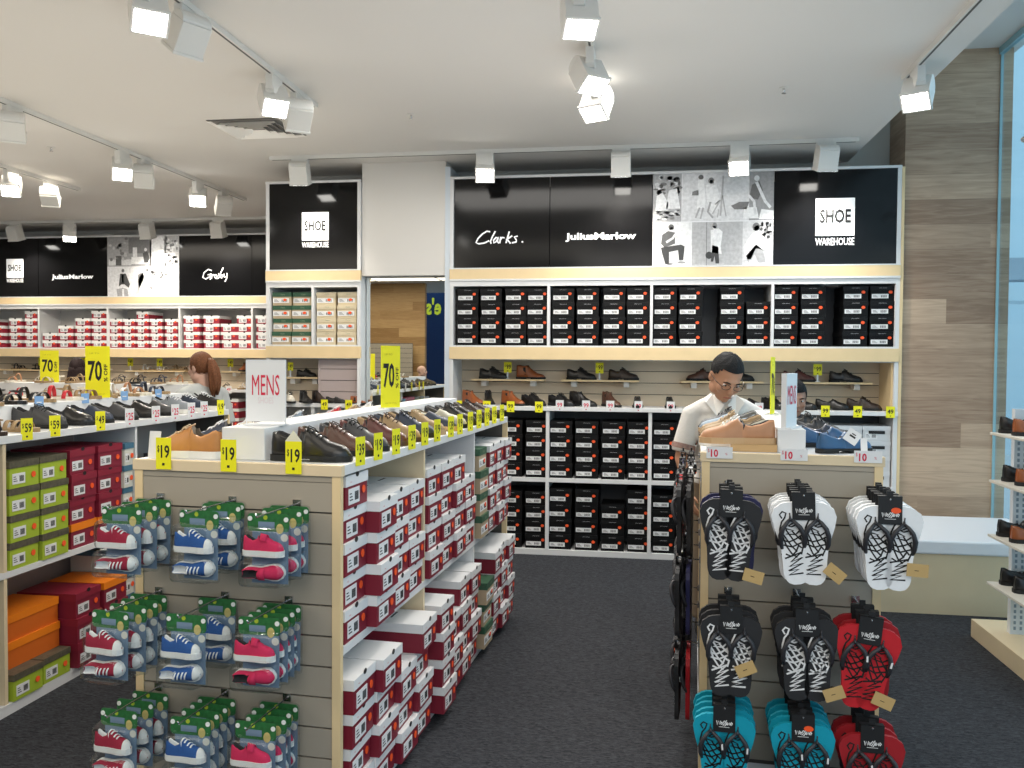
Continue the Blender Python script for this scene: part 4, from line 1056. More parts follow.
    if h.bm.verts:
        bmesh.ops.remove_doubles(h.bm, verts=h.bm.verts[:], dist=.0005)
        if hairstyle == 'pony':
            for q in range(9):
                qa = q * 2.4; rr_ = .006 + .016 * ((q * 5) % 9) / 9; ox, oy = rr_ * math.cos(qa), rr_ * math.sin(qa)
                h.tube([(ox * .4, .10, .052 + oy * .4), (ox, .128 + oy * .5, .040), (ox * 1.6 - .003, .143 + oy, -.02), (ox * 2 - .008, .142 + oy * 1.4 + .006 * math.sin(q * 3), -.085), (ox * 1.8 - .012 + .006 * math.sin(q * 4), .133 + oy, -.15), (ox * 1.2 - .016, .122 + oy, -.20 - .012 * (q % 3))], [.013, .017, .019, .018, .014, .004], HM, 8)
            h.disc((0, .112, .030), .02, BLACK, 12, 'y', .012)
        if hairstyle == 'long':
            rs = []
            for t in range(8):
                z = .02 - t * .045; ww = .085 + .008 * t; rs.append([(ww * math.cos(a), .025 + .085 * math.sin(a) * (1 - .03 * t), z) for a in [R(-20 + 220 * k / 11) for k in range(12)]] + [(ww * .8 * math.cos(a), .025 + .06 * math.sin(a), z) for a in [R(200 - 220 * k / 11) for k in range(12)]])
            h.rings(rs, HM)
        ho = sub('hair', h)
    # clothes
    SH = mat('cloth_' + shirt[0], shirt[1], .85, noise=.05, nscale=14, bump=.25, bscale=60); c = MB()
    for cc, r in (((0, .01, .93), (.178, .132, .08)), ((0, .005 + ly * .4, 1.10), (.168, .125, .16)), ((0, ly * .8, 1.27), (.190, .128, .16)), ((0, ly, 1.375), (.175, .100, .062))): c.ellipsoid(cc, r, SH, 24, 14)
    c.tube([(0, .01, .86), (0, .01, .95), (0, .003 + ly * .4, 1.10), (0, ly * .8, 1.26)], [.155, .150, .145, .140], SH, 24)
    c.tube([(0, ly + .005, 1.40), (0, ly + .008, 1.455)], [.09, .074], SH, 16)
    for a in arms:
        s, e, wv = [Vector(p) for p in a]
        if sleeves == 'short': c.tube([s, s.lerp(e, .5), s.lerp(e, .86)], [.058, .066, .070], SH, 14); c.ellipsoid(s, (.060,) * 3, SH, 14, 10); c.tube([s + Vector((0, 0, .004)), s * .55 + Vector((0, ly * .45, 1.400 * .45 + .022)), (0, ly + .01, 1.432)], [.056, .062, .058], SH, 14)
        else: c.tube([s, e], [.068, .055], SH, 14); c.ellipsoid(s, (.062,) * 3, SH); c.tube([s, s * .55 + Vector((0, ly * .45, 1.400 * .45 + .018)), (0, ly + .01, 1.432)], [.056, .060, .058], SH, 14); c.ellipsoid(e, (.055,) * 3, SH); c.tube([e, wv], [.055, .040], SH, 14)
    so = newobj('shirt', voxel(c, .010 / scale, 3), root)
    TR = mat('cloth_' + trousers[0], trousers[1], .9, noise=.08, nscale=20); c = MB()
    c.ellipsoid((0, .01, .93), (.168, .122, .10), TR, 24, 12)
    for s in (-1, 1):
        c.tube([(s * .085, .01, .92), (s * .095, -.008, .50), (s * .10, .018, .07)], [.098, .076, .066], TR, 16)
    newobj('trousers', voxel(c, .012 / scale, 3), root)
    for s in (-1, 1):
        e = MB(); e.ellipsoid((s * .105, -.055, .045), (.050, .135, .045), mat('shoe_worn', (.03, .025, .02), .5), 16, 10); e.slab([(s * .105 + .048 * math.cos(q / 8 * math.pi), -.055 + .13 * math.sin(q / 8 * math.pi)) for q in range(16)], SOLEB, 0, .02); newobj('shoe', e.mesh('s'), root)
    if strap:
        e = MB(); m = mat('strap_black', (.01, .01, .01), .6); rs = []
        for k in range(15):
            a = 2 * math.pi * k / 14; pz = 1.24 + .185 * math.cos(a); px = .13 * math.cos(a) * strap; py = ly + .128 * math.sin(a)
            rs.append([(px - .014, py, pz), (px + .014, py, pz), (px + .014, py * 1.03, pz + .004), (px - .014, py * 1.03, pz + .004)])
        e.rings(rs, m); newobj('bag_strap', e.mesh('s'), root)
    if shirt2:   # collar, placket and a printed band on the cuffs
        e = MB(); m = mat('collar', (.78, .76, .72), .8)
        for s in (-1, 1):
            e.face([(s * .070, ly - .03, 1.475), (s * .010, ly - .115, 1.415), (s * .055, ly - .135, 1.350), (s * .115, ly - .09, 1.430)], m)
            e.face([(s * .070, ly - .03, 1.475), (s * .115, ly - .09, 1.430), (s * .12, ly + .04, 1.445), (s * .07, ly + .06, 1.480)], m)
        newobj('collar', e.mesh('c'), root)
        for a in arms:
            s_, e_, _ = [Vector(p) for p in a]; q = MB()
            q.tube([s_.lerp(e_, .66), s_.lerp(e_, .78)], [.0735, .0745], mat('cuff_print', (.34, .22, .19), .9, noise=.7, nscale=45), 18, caps=False); newobj('cuff_band', q.mesh('c'), root)
    return root
# ================================================================ black boxes on the wall unit
rj = random.Random(11)
def place_box(M, x, y, z, kind, label, group, w=.20, h=.116, d=.32, jit=.006, rotj=1.2, cat='shoe box'):
    s = box_spec(kind, w, h, d)
    MM = M @ T(x + rj.uniform(-jit, jit) * .6, y + rj.uniform(-jit, jit), z) @ RZ(R(rj.uniform(-rotj, rotj)))
    return inst(s, label, cat, M=MM, group=group)
HEAP = []
def stacks(M, xs, ns, z0, y, kind, bay, group, w=.2, h=.118, d=.32, order='from left', kinds=None, jit=.006, extra=None, heap=False):
    for i, (x, n) in enumerate(zip(xs, ns)):
        for r in range(n):
            kd = kinds(i, r) if kinds else kind
            wd = {'black': 'black', 'green': 'green-lidded', 'maroon': 'maroon white-lidded', 'redwhite': 'red and white', 'tan': 'cream', 'lime': 'lime green', 'allmaroon': 'dark red', 'orangelid': 'dark red orange-lidded', 'grey': 'grey', 'whitegrey': 'pale grey', 'teal': 'pale teal-lidded', 'orange': 'orange', 'darkbox': 'dark'}[kd]
            yy = y + (extra(i, r) if extra else 0)
            if heap:
                HEAP.append((box_spec(kd, w, h - .001, d), M @ T(x + rj.uniform(-.004, .004), yy + rj.uniform(-.004, .004), z0 + r * h))); continue
            lab = '%s shoe box, %s, %s%s %s' % (wd, level(r, n) + (' of' if n > 1 else ''), (ORD[i] + ' stack ') if len(xs) > 1 else 'stack ', order if len(xs) > 1 else '', bay)
            lab = ' '.join(lab.split()).replace(' of,', ' of')
            if len(lab.split()) > 16: print('LONG', len(lab.split()), lab)
            place_box(M, x, yy, z0 + r * h, kd, lab, group, w, h - .001, d, jit)
I4 = Matrix.Identity(4); YB = 6.95
def xs(a, n, p): return [a + p * k for k in range(n)]
zu = 1.7225; zl = .6345; zf = .0455
stacks(I4, [-1.435, -1.235, -1.030, -.845], [4] * 4, zu, YB, 'black', 'under cursive sign', 'overhead black boxes', w=.183)
stacks(I4, [-.640, -.435, -.225, -.030], [4] * 4, zu, YB, 'black', 'under bold-lettered sign', 'overhead black boxes', w=.183)
stacks(I4, [.180, .385, .705, .912], [4, 4, 4, 3], zu, YB, 'black', 'under photo collage', 'overhead black boxes', w=.187)
stacks(I4, [1.118, 1.325, 1.640, 1.840], [4, 4, 4, 4], zu, YB, 'black', 'under rightmost sign', 'overhead black boxes', w=.187)
B1, B2, B3, B4 = [-1.06, -.85], [-.650, -.435, -.220, -.010], [.190, .400], [1.12, 1.33, 1.55, 1.76]
stacks(I4, B1, [4] * 2, zl, YB, 'black', 'in leftmost bay below counter', 'black boxes below the counter', w=.187)
stacks(I4, B2, [4] * 4, zl, YB, 'black', 'in middle bay below counter', 'black boxes below the counter', w=.192)
stacks(I4, B3, [4] * 2, zl, YB, 'black', 'beside the man, below counter', 'black boxes below the counter', w=.187)
stacks(I4, B1, [4] * 2, zf, YB, 'black', 'on leftmost bay floor shelf', 'black boxes on the floor shelf', w=.187)
stacks(I4, B2, [4, 4, 3, 4], zf, YB, 'black', 'on middle bay floor shelf', 'black boxes on the floor shelf', w=.192, h=.126)
stacks(I4, B3, [4] * 2, zf, YB, 'black', 'right of middle bay, floor shelf', 'black boxes on the floor shelf', w=.187)
stacks(I4, [1.60, 1.815], [4, 4], zl, YB, 'whitegrey', 'by timber column below counter', 'pale boxes below the counter', w=.21)
stacks(I4, [1.60, 1.815], [4, 4], zf, YB, 'whitegrey', 'by timber column, floor shelf', 'pale boxes on the floor shelf', w=.21)
# narrow unit
stacks(I4, [-3.065, -2.885], [4] * 2, zu, YB, 'green', 'in narrow unit', 'green lidded boxes', w=.172, h=.112)
stacks(I4, [-2.665, -2.480], [4] * 2, zu, YB, 'tan', 'in narrow unit', 'cream boxes', w=.172, h=.112, d=.30)
# far left wall
YF = 9.73
FAR = dict(heap=True)
stacks(I4, [-8.30, -8.13, -7.86, -7.64], [4, 3, 4, 5], zu, YF, 'redwhite', '', '', w=.17, h=.092, **FAR)
stacks(I4, [-7.38, -7.16, -6.92, -6.70], [2, 3, 4, 5], zu, YF, 'redwhite', '', '', w=.205, h=.092, **FAR)
stacks(I4, [-6.47, -6.29, -6.11, -5.93, -5.73], [4, 4, 5, 4, 4], zu, YF, 'redwhite', '', '', w=.165, h=.090, **FAR)
stacks(I4, [-5.46, -5.20, -4.97, -4.77], [4, 4, 3, 4], zu, YF, 'redwhite', '', '', w=.205, h=.100, **FAR)
stacks(I4, [-4.52, -4.28], [4, 4], zu, YF, 'redwhite', '', '', w=.205, h=.100, **FAR)
stacks(I4, [-5.46, -5.20, -4.95, -4.55, -4.30, -4.05], [4, 3, 4, 4, 3, 4], zl, YF, 'redwhite', '', '', w=.20, **FAR)
stacks(I4, [-5.46, -5.20, -4.95, -4.55, -4.30, -4.05], [4, 3, 4, 4, 4, 4], zf, YF, 'redwhite', '', '', w=.20, **FAR)
hb = bmesh.new(); hm = []
for sp, M in HEAP:
    for c in sp[2]:
        me = c[1]; vs = [hb.verts.new(M @ v.co) for v in me.vertices]
        for p in me.polygons:
            try: f = hb.faces.new([vs[k] for k in p.vertices])
            except ValueError: continue
            mm = me.materials[p.material_index]
            if mm not in hm: hm.append(mm)
            f.material_index = hm.index(mm)
me = bpy.data.meshes.new('heap'); hb.to_mesh(me); hb.free()
for mm in hm: me.materials.append(mm)
tag(newobj('stacked_shoe_boxes', me), 'many red and white shoe boxes stacked along the far left wall shelves', 'shoe boxes', kind='stuff')

# ================================================================ boxes in the central island, right side (end faces towards +x)
def side_frame(G, w): return G @ T(w, 0, 0) @ RZ(R(90))      # local x runs back along the side, local -y points out of the side
S1 = side_frame(G1, .76); GR = 'white lidded boxes on the central island side'
pr = .012
def ex1(i, r): return -.02 + .012 * ((i * 7 + r * 3) % 3)
stacks(S1, [.145, .345, .555, .77], [5, 4, 4, 4], .6435, 0, 'maroon', 'central island near bay, upper', GR, w=.198, h=.1135 if False else .113, d=.33, order='from front', extra=lambda i, r: [.0, -.045, -.02, -.01][i] + .01 * ((r * 5 + i) % 2), kinds=None)
stacks(S1, [1.025, 1.235, 1.445, 1.650], [4, 4, 4, 3], .6435, 0, 'maroon', 'central island middle bay, upper', GR, w=.196, h=.120, d=.33, order='from front', extra=lambda i, r: -.012 + .01 * ((r + i) % 2))
stacks(S1, [1.880, 2.080, 2.270, 2.450], [4, 4, 4, 4], .6435, 0, 'maroon', 'central island far bay, upper', GR, w=.172, h=.120, d=.33, order='from front', kinds=lambda i, r: 'green' if i == 0 else 'maroon', extra=lambda i, r: -.03 + .01 * ((r + i) % 2))
stacks(S1, [.145, .350, .555, .765], [4, 4, 3, 4], .0505, 0, 'maroon', 'central island near bay, lower', GR, w=.198, h=.119, d=.33, order='from front', extra=lambda i, r: [-.02, -.04, -.05, -.05][i] + .012 * ((r * 5 + i) % 2) - (.0 if r < 3 else .02))
stacks(S1, [1.030, 1.235, 1.445, 1.650], [4, 3, 4, 4], .0505, 0, 'maroon', 'central island middle bay, lower', GR, w=.196, h=.119, d=.33, order='from front', extra=lambda i, r: [-.08, -.06, -.05, -.04][i] + .012 * ((r * 5 + i) % 2))
stacks(S1, [1.880, 2.075, 2.260, 2.445], [3, 4, 4, 4], .0505, 0, 'maroon', 'central island far bay, lower', GR, w=.185, h=.119, d=.33, order='from front', kinds=lambda i, r: 'green' if i == 0 else 'maroon', extra=lambda i, r: -.06 + .012 * ((r + i) % 2))

# left island boxes
S0 = side_frame(G0, .78)
GL = 'boxes on the left island side'
stacks(S0, [.95], [4], .6435, .02, 'grey', 'at left edge, left island upper shelf', GL, w=.21, order='from front')
stacks(S0, [.95], [4], .0505, .02, 'grey', 'at left edge, left island floor level', GL, w=.21, order='from front')
stacks(S0, [1.285, 1.485], [4, 4], .6435, 0, 'lime', 'left island upper shelf', GL, w=.192, h=.122, order='from front')
stacks(S0, [1.715, 1.935], [4, 4], .6435, .01, 'allmaroon', 'left island upper shelf', GL, w=.205, h=.124, order='from front', kinds=lambda i, r: 'orangelid' if r == 0 else 'allmaroon')
stacks(S0, [2.09], [4], .6435, -.0, 'teal', 'left island upper shelf', GL, w=.088, h=.122, order='from front')
stacks(S0, [1.285, 1.485], [1, 1], .0505, -.01, 'lime', 'left island floor level', GL, w=.192, h=.122, order='from front')
stacks(S0, [1.715, 1.935], [3, 3], .0505, -.02, 'allmaroon', 'left island floor level', GL, w=.205, h=.124, order='from front', kinds=lambda i, r: 'orangelid' if (i == 1 and r == 2) else 'allmaroon')
for k in range(2):
    place_box(S0, 1.40, .06, .0505 + .122 + .122 * k, 'orange', 'orange shoe box on its long side above the lower lime boxes, %s' % ('upper' if k else 'lower'), GL, .38, .122, .25)
stacks(S0, [2.09], [4], .0505, -.0, 'teal', 'left island floor level', GL, w=.088, h=.122, order='from front')
stacks(S0, [2.36, 2.60, 2.85, 3.10], [3, 2, 3, 3], .6435, .0, 'darkbox', 'left island far bay', GL, w=.20, order='from front')

# ================================================================ blister packs of children's sneakers on the central island front
hooks = [(.100, 1.122), (.372, 1.122), (.606, 1.120), (.092, .797), (.343, .797), (.577, .797), (.088, .462), (.342, .465), (.570, .468)]
cols = ['maroon', 'blue', 'pink']; rown = ['top', 'middle', 'bottom']; coln = ['left', 'centre', 'right']
offs = [[.05, .12, .205], [.04, .075, .205], [.05, .10, .195], [.05, .11, .17, .245], [.04, .225], [.05, .10, .15, .20], [.05, .12, .20], [.05, .10, .15, .21], [.05, .10, .15, .20]]
cname = {'maroon': 'dark red lace-up', 'blue': 'blue lace-up', 'pink': 'pink strap-fastened'}
for i, (u, z) in enumerate(hooks):
    r, c = i // 3, i % 3
    inst(hook_spec(.27), 'chrome hook holding the packs in the %s row, %s column, central island' % (rown[r], coln[c]), 'hook', M=G1 @ T(u, .003, z), group='display hooks')
    for k, o in enumerate(offs[i]):
        last = k == len(offs[i]) - 1
        pos = 'frontmost' if last else ('rearmost' if k == 0 else ('second from back' if k == 1 else 'third from back'))
        if len(offs[i]) == 4 and k == 1: pos = 'second from back'
        dx = rj.uniform(-.006, .006); a = rj.uniform(-3, 3) if not last else [3, -2, 1, -4, 0, 2, -3, 2, 0][i]
        inst(pack_spec('lace' if c < 2 else 'velcro', cols[c]), 'clear pack with %s sneakers, %s on the %s row %s hook' % (cname[cols[c]], pos, rown[r], coln[c]), 'shoe pack',
             M=G1 @ T(u + dx, -o, z + .001) @ RZ(R(a)) @ RX(R(-1)), group='packs of toddler sneakers')

# ================================================================ flip-flops on the right island front
fh2 = [(.100, 1.130), (.340, 1.131), (.618, 1.129), (.104, .720), (.357, .728), (.566, .715), (.086, .368), (.350, .360), (.575, .345)]
fcol = [['navy', 'navy', 'black'], ['white'] * 5, ['white'] * 5, ['black'] * 3, ['black'] * 3, ['dark red', 'dark red', 'red'], ['teal'] * 5, ['teal'] * 5, ['dark red'] * 3]
for i, (u, z) in enumerate(fh2):
    r, c = i // 3, i % 3; n = len(fcol[i])
    inst(hook_spec(.30), 'chrome hook holding the flip-flops in the %s row, %s column, right island' % (rown[r], coln[c]), 'hook', M=G2 @ T(u, .003, z), group='display hooks')
    tp = [(.085, -.275, 12), (.095, -.255, 40), (.085, -.225, 3), (.050, -.195, -25), (.085, -.265, -20), (.065, -.255, 15), (.030, -.290, 0), (.075, -.30, -35), (.06, -.27, -20)][i]
    for k in range(n):
        last = k == n - 1; o = .28 - (n - 1 - k) * (.052 if n > 3 else .07)
        zz = z + [.012, .0, .006, .035, .022, .024, .08, .075, .09][i] if False else z
        dz = [.030, .005, .015, .055, .045, .060, .100, .105, .110][i]
        pos = 'frontmost' if last else ('rearmost' if k == 0 else ORD[k] + ' from back')
        inst(flip_spec(fcol[i][k], True, last and i in (2, 7), .050, [5, 5, 5, 5, 4, 6, 4, 4, 5][i], tp if last else None),
             'pair of %s scribble-print flip-flops, %s on the %s row %s hook' % (fcol[i][k], pos, rown[r], coln[c]), 'flip-flops',
             M=G2 @ T(u + .0 + (.0 if last else rj.uniform(-.004, .004)), -o, z + .004) @ RY(R([2, -2, 0, 0, -1, 6, 0, 0, 0][i] if last else rj.uniform(-2, 2))) @ RZ(R(rj.uniform(-2, 2))), group='hanging flip-flops')
# pairs hung on the left flank of the right island, seen edge on
SL = G2 @ RZ(R(-90))         # -y points out of the left side; x runs towards the front (negative = back)
k_ = 0
for ci, u in enumerate((-.14, -.42, -.70, -1.0)):
    for ri, z in enumerate((1.13, .80, .46)):
        inst(hook_spec(.09), 'chrome hook on the left flank of the right island, %s row, %s from the front' % (rown[ri], ORD[ci]), 'hook', M=SL @ T(u, .0, z), group='display hooks')
        for k, o in enumerate((.035, .075)):
            c = ['black', 'black', 'navy', 'black', 'dark red', 'black', 'white', 'black'][(ci * 3 + ri * 2 + k) % 8]
            inst(flip_spec(c, True, k == 1 and (ci + ri) % 2 == 0, .050, 4, None), 'pair of %s flip-flops seen edge on, left flank, %s row, %s hook, %s' % (c, rown[ri], ORD[ci], 'outer' if k else 'inner'), 'flip-flops',
                 M=SL @ T(u + rj.uniform(-.02, .02), -o, z + .002) @ RZ(R(rj.uniform(-4, 4))), group='hanging flip-flops on the flank')

# ================================================================ shoes and tags on the central island
ZT = 1.2508
def put(spec, label, G, x, y, z, rot, cat='shoe', group=None): return inst(spec, label, cat, M=G @ T(x, y, z) @ RZ(R(rot)), group=group)
g1r = 'shoes along the right edge of the central island'
R1 = [('derby', 'black', 'black', None, 4, 'black'), ('derby', 'brown', 'black', 'brown', 4, 'dark brown'), ('derby', 'charcoal', 'black', None, 4, 'charcoal'), ('derby', 'maroon', 'brown', 'brown', 4, 'reddish brown'),
      ('derby', 'khaki', 'brown', 'brown', 4, 'khaki'), ('derby', 'navy', 'black', None, 4, 'navy'), ('derby', 'khaki', 'crepe', 'tan', 3, 'sand'), ('loafer', 'navy', 'crepe', None, 0, 'navy slip-on'),
      ('loafer', 'stone', 'black', None, 0, 'stone slip-on'), ('derby', 'black', 'black', None, 4, 'black'), ('loafer', 'black', 'black', None, 0, 'black slip-on'), ('derby', 'dkbrown', 'black', None, 4, 'very dark brown'), ('loafer', 'dkbrown', 'black', None, 0, 'dark slip-on')]
for i, (kd, c, so, la, nl, nm) in enumerate(R1):
    y = .105 + i * .188 if i else .10
    nxt = 'behind the black front shoe' if i == 1 else ''
    lab = '%s %s on the central island right edge, %s from the front' % (nm, 'lace-up shoe' if kd == 'derby' else 'shoe', ORD[i])
    put(shoe(kd, c, .285 if i else .278, so, la, nl), lab, G1, .468, y, ZT, [4, 2, -4, 3, 0, 5, -3, 2, 0, 4, -2, 2, 3][i], group=g1r)
put(shoe('sneaker', 'caramel', .27, 'white', 'tan', 5), 'caramel tan sneaker with white sole behind the leftmost $19 tags', G1, .284, .085, ZT, 177)
L1 = [('sneaker', 'navy', 'white', 'white', 4), ('sneaker', 'cream', 'white', 'white', 4), ('loafer', 'grey', 'crepe', None, 0), ('sneaker', 'ltblue', 'white', 'white', 4), ('loafer', 'tan', 'crepe', None, 0), ('sneaker', 'red', 'white', 'white', 4), ('derby', 'khaki', 'crepe', 'tan', 3), ('sneaker', 'white', 'white', 'white', 4), ('loafer', 'charcoal', 'black', None, 0), ('sneaker', 'ltblue', 'white', 'white', 4)]
for i, (kd, c, so, la, nl) in enumerate(L1):
    put(shoe(kd, c, .27, so, la, nl), 'casual %s shoe on the central island left edge, %s behind the caramel sneaker' % (c.replace('ltblue', 'pale blue'), ORD[i]), G1, .278, .31 + i * .215, ZT, 180 + rj.uniform(-5, 5), group='casual shoes on the left edge')
# front edge tags
for u, lb, dz in ((.118, 'leftmost', 0), (.362, 'middle', 0), (.598, 'rightmost, white peaked top', 0)):
    o = put(tag_spec('19', 'yellow', .057, .108), 'yellow $19 price tag on the central island front edge, %s' % lb, G1, u, -.009, 1.220, 0, 'price tag', 'front edge price tags')
newobj('peak', MB().face([(0, 0, 0), (0, 0, 0.001), (0.001, 0, 0)], WHT) and None) if False else None
b = MB(); b.prism([(-.030, 0), (.030, 0), (.0, .036)], mat('cream_paper', (.75, .72, .55), .6), -.001, .0); pk = newobj('card_peak', b.mesh('p'), o); pk.matrix_local = T(0, 0, .108)
o = newobj('blank_card', MB().box(-.022, .022, 0, .001, 0, .095, WHT).mesh('c')); o.matrix_world = G1 @ T(.052, .03, ZT) @ RX(R(-8)); tag(o, 'small blank white card propped beside the caramel sneaker', 'card')
ty = [.14, .31, .50, .69, .86, 1.04, 1.26, 1.42, 1.62, 1.80, 1.98, 2.16, 2.36]
for i, y in enumerate(ty):
    inst(tag_spec('19' if i % 3 else '39', 'yellow', .052, .098), 'yellow price tag hanging on the central island right edge, %s from the front' % ORD[i], 'price tag', M=G1 @ T(.772, y, 1.236) @ RZ(R(76)), group='right edge price tags')
o = newobj('blank_card', MB().box(-.05, .05, 0, .001, 0, .075, WHT).mesh('c')); o.matrix_world = G1 @ T(.66, 2.46, ZT + .002) @ RZ(R(20)) @ RX(R(-12)); tag(o, 'blank white card at the far right end of the central island', 'card')

# MENS sign
ms = newobj('standing_sign', None); ms.matrix_world = G1 @ T(.388, .20, 1.3625) @ RZ(R(6)); tag(ms, 'white standing sign with red MENS lettering on the central island riser', 'sign')
b = MB(); b.box(-.072, .072, -.002, .002, .012, .232, WHT); newobj('panel', b.mesh('p'), ms)
b = MB(); text_to(b, 'MENS', RED, 0, .143, w=.102, h=.074, y=-.003, bold=0); newobj('lettering', b.mesh('l'), ms)
b = MB(); text_to(b, 'SHOES', FAINT, 0, .088, w=.058, h=.022, y=-.003, bold=0); o = newobj('lettering', b.mesh('l'), ms); o['label'] = 'faint small lettering'
b = MB(); b.box(-.074, .074, -.03, .03, 0, .004, STEEL).box(-.074, -.072, -.003, .003, .0, .234, STEEL).box(.072, .074, -.003, .003, .0, .234, STEEL).box(-.072, .072, -.003, .003, .232, .234, STEEL); newobj('holder', b.mesh('h'), ms)

# 70 signs
def off(G, x, y, z, w, h, rot, label): return inst(off_sign_spec(w, h), label, 'sale sign', M=G @ T(x, y, z) @ RZ(R(rot)), group='yellow sale signs')
off(G1, .445, 1.33, 1.3665, .105, .300, 50, 'yellow sale sign reading 70 on the central island riser, in front of the mirror')
off(G0, .43, 2.34, 1.3665, .145, .300, 6, 'larger yellow sale sign reading 70 on the left island riser')
off(G3, 1.52, .40, 1.3765, .125, .270, 0, 'smaller yellow sale sign reading 70 near the left edge') if False else None

# ================================================================ right island top
g2l = 'tan and pale shoes on the left of the right island'
Lr = [('loafer', 'peach', 'crepe', None, 0, 'peach'), ('derby', 'steel', 'white', 'white', 4, 'blue-grey'), ('derby', 'stone', 'crepe', 'white', 4, 'stone'), ('loafer', 'khaki', 'brown', None, 0, 'khaki slip-on'), ('derby', 'khaki', 'brown', 'tan', 4, 'sand lace-up'), ('loafer', 'ltblue', 'crepe', None, 0, 'pale blue'), ('derby', 'grey', 'black', None, 4, 'grey')]
bb = MB().box(-.085, .085, -.055, .055, 0, .028, mat('shoe_rest', (.52, .33, .15), .6)); 
for i, (kd, c, so, la, nl, nm) in enumerate(Lr):
    put(shoe(kd, c, .285, so, la, nl), '%s shoe on the left of the right island, %s from the front' % (nm, ORD[i]), G2, .278, .115 + i * .165, ZT + (.0285 if i == 0 else 0), 180 + [3, -4, 2, 0, 4, -3, 0][i], group=g2l)
o = newobj('shoe_rest', bb.mesh('r')); o.matrix_world = G2 @ T(.198, .115, ZT); tag(o, 'tan block under the front peach shoe on the right island', 'shoe rest')
Rr = [('loafer', 'blue', 'black', None, 0, 'blue slip-on'), ('loafer', 'blue', 'black', None, 0, 'blue slip-on'), ('loafer', 'navy', 'black', None, 0, 'navy slip-on'), ('derby', 'charcoal', 'black', None, 4, 'charcoal'), ('loafer', 'black', 'black', None, 0, 'black slip-on'), ('derby', 'black', 'black', None, 4, 'black')]
for i, (kd, c, so, la, nl, nm) in enumerate(Rr):
    put(shoe(kd, c, .235 if i == 0 else .245, so, la, nl), '%s shoe on the right of the right island, %s from the front' % (nm, ORD[i]), G2, [.435, .402, .402, .402, .402, .402][i], [.085, .33, .52, .70, .88, 1.08][i], ZT, [26, 8, 2, -4, 0, 3][i], group='blue and black shoes on the right island')
b = MB(); b.box(-.026, .026, -.001, .001, -.026, .026, WHT); b.box(-.012, .012, -.0016, -.001, -.003, .004, INK); b.box(-.008, .008, -.0016, -.001, .008, .012, INK)
o = newobj('swing_ticket', b.mesh('t')); o.matrix_world = G2 @ T(.560, .085, ZT + .066) @ RX(R(-14)) @ RY(R(35)); tag(o, 'white diamond-hung ticket on the front blue shoe', 'ticket')
for u, lb in ((.065, 'left'), (.338, 'middle'), (.600, 'right')):
    put(tag_spec('10', 'white', .098, .044, 'wide'), 'white price card with red $10, %s one on the right island front edge' % lb, G2, u, -.008, 1.229, 0, 'price card', 'red $10 price cards')
o = newobj('curled_label', MB().rings([[(x, .0 + .02 * math.sin(t * 1.2), .012 * t * 4) for x in (-.012, .012)] for t in (0, .35, .7, 1, 1.3)], WHT, closed=False, cap=False).mesh('c')); o.matrix_world = G2 @ T(.60, .06, ZT); tag(o, 'small curled white slip standing at the front right corner of the right island', 'paper slip')
ps = newobj('standing_sign', None); ps.matrix_world = G2 @ T(.335, .16, 1.3405) @ RZ(R(68)); tag(ps, 'white standing sign with red lettering seen nearly edge on, right island riser', 'sign')
newobj('panel', MB().box(-.072, .072, -.010, .010, .004, .215, WHT).mesh('p'), ps)
b = MB(); text_to(b, 'MENS', RED, 0, .13, w=.115, h=.075, y=-.011, bold=0); newobj('lettering', b.mesh('l'), ps)
newobj('base', MB().box(-.075, .075, -.03, .03, 0, .004, STEEL).mesh('p'), ps)
off(G2, .345, 1.02, 1.3445, .115, .28, 76, 'yellow sale sign seen almost edge on, on the right island riser')

# ================================================================ wall unit counter and shelf shoes
def wshoe(x, y, z, kd, c, rot, label, so='black', la=None, nl=4, L=.26, group='shoes on the wall counter'): return inst(shoe(kd, c, L, so, la, nl if kd in ('derby', 'sneaker') else 0), label, 'shoe', (x, y, z), R(rot), group)
zc = 1.2215
for i, (x, kd, c, rot, nm) in enumerate([(-1.44, 'boot', 'orange', -40, 'cognac boot'), (-1.28, 'boot', 'black', -75, 'black boot'), (-1.10, 'boot', 'orange', -40, 'cognac boot'), (-.93, 'derby', 'black', -38, 'black lace-up'), (-.70, 'derby', 'black', -35, 'black lace-up'), (-.52, 'boot', 'black', -30, 'black boot'),
                                     (-.27, 'boot', 'brown', -60, 'brown boot'), (-.03, 'loafer', 'black', -90, 'black slip-on'), (.23, 'loafer', 'black', -90, 'black slip-on'), (.82, 'loafer', 'black', -40, 'black slip-on'), (1.02, 'derby', 'black', -60, 'black lace-up'), (1.22, 'loafer', 'black', -35, 'black slip-on'), (1.46, 'loafer', 'black', -25, 'black slip-on'), (1.70, 'derby', 'dkbrown', -20, 'dark lace-up')]):
    wshoe(x - .08 * math.cos(R(rot)), 7.10 + (.06 if rot < -55 else .02), zc, kd, c, rot, '%s on the long wall counter, %s from the left' % (nm, ORD[i]))
for i, (x, cl, tx) in enumerate([(-1.50, 'yellow', '99'), (-1.26, 'yellow', '99'), (-1.06, 'yellow', '99'), (-.825, 'yellow', '99'), (-.655, 'white', '99'), (-.44, 'white', '99'), (-.245, 'white', '99'), (-.02, 'white', '99'), (.235, 'white', '99'), (.92, 'white', '99'), (1.42, 'yellow', '99'), (1.66, 'yellow', '49'), (1.90, 'yellow', '49')]):
    inst(tag_spec(tx, cl, .064, .088, 'small'), '%s price tag reading %s on the long wall counter, %s from the left' % (cl if cl == 'yellow' else 'white and red', tx, ORD[i]), 'price tag', (x, 6.902, 1.175 if cl == 'yellow' else 1.19), 0, 'price tags on the wall counter')
zs = 1.4405
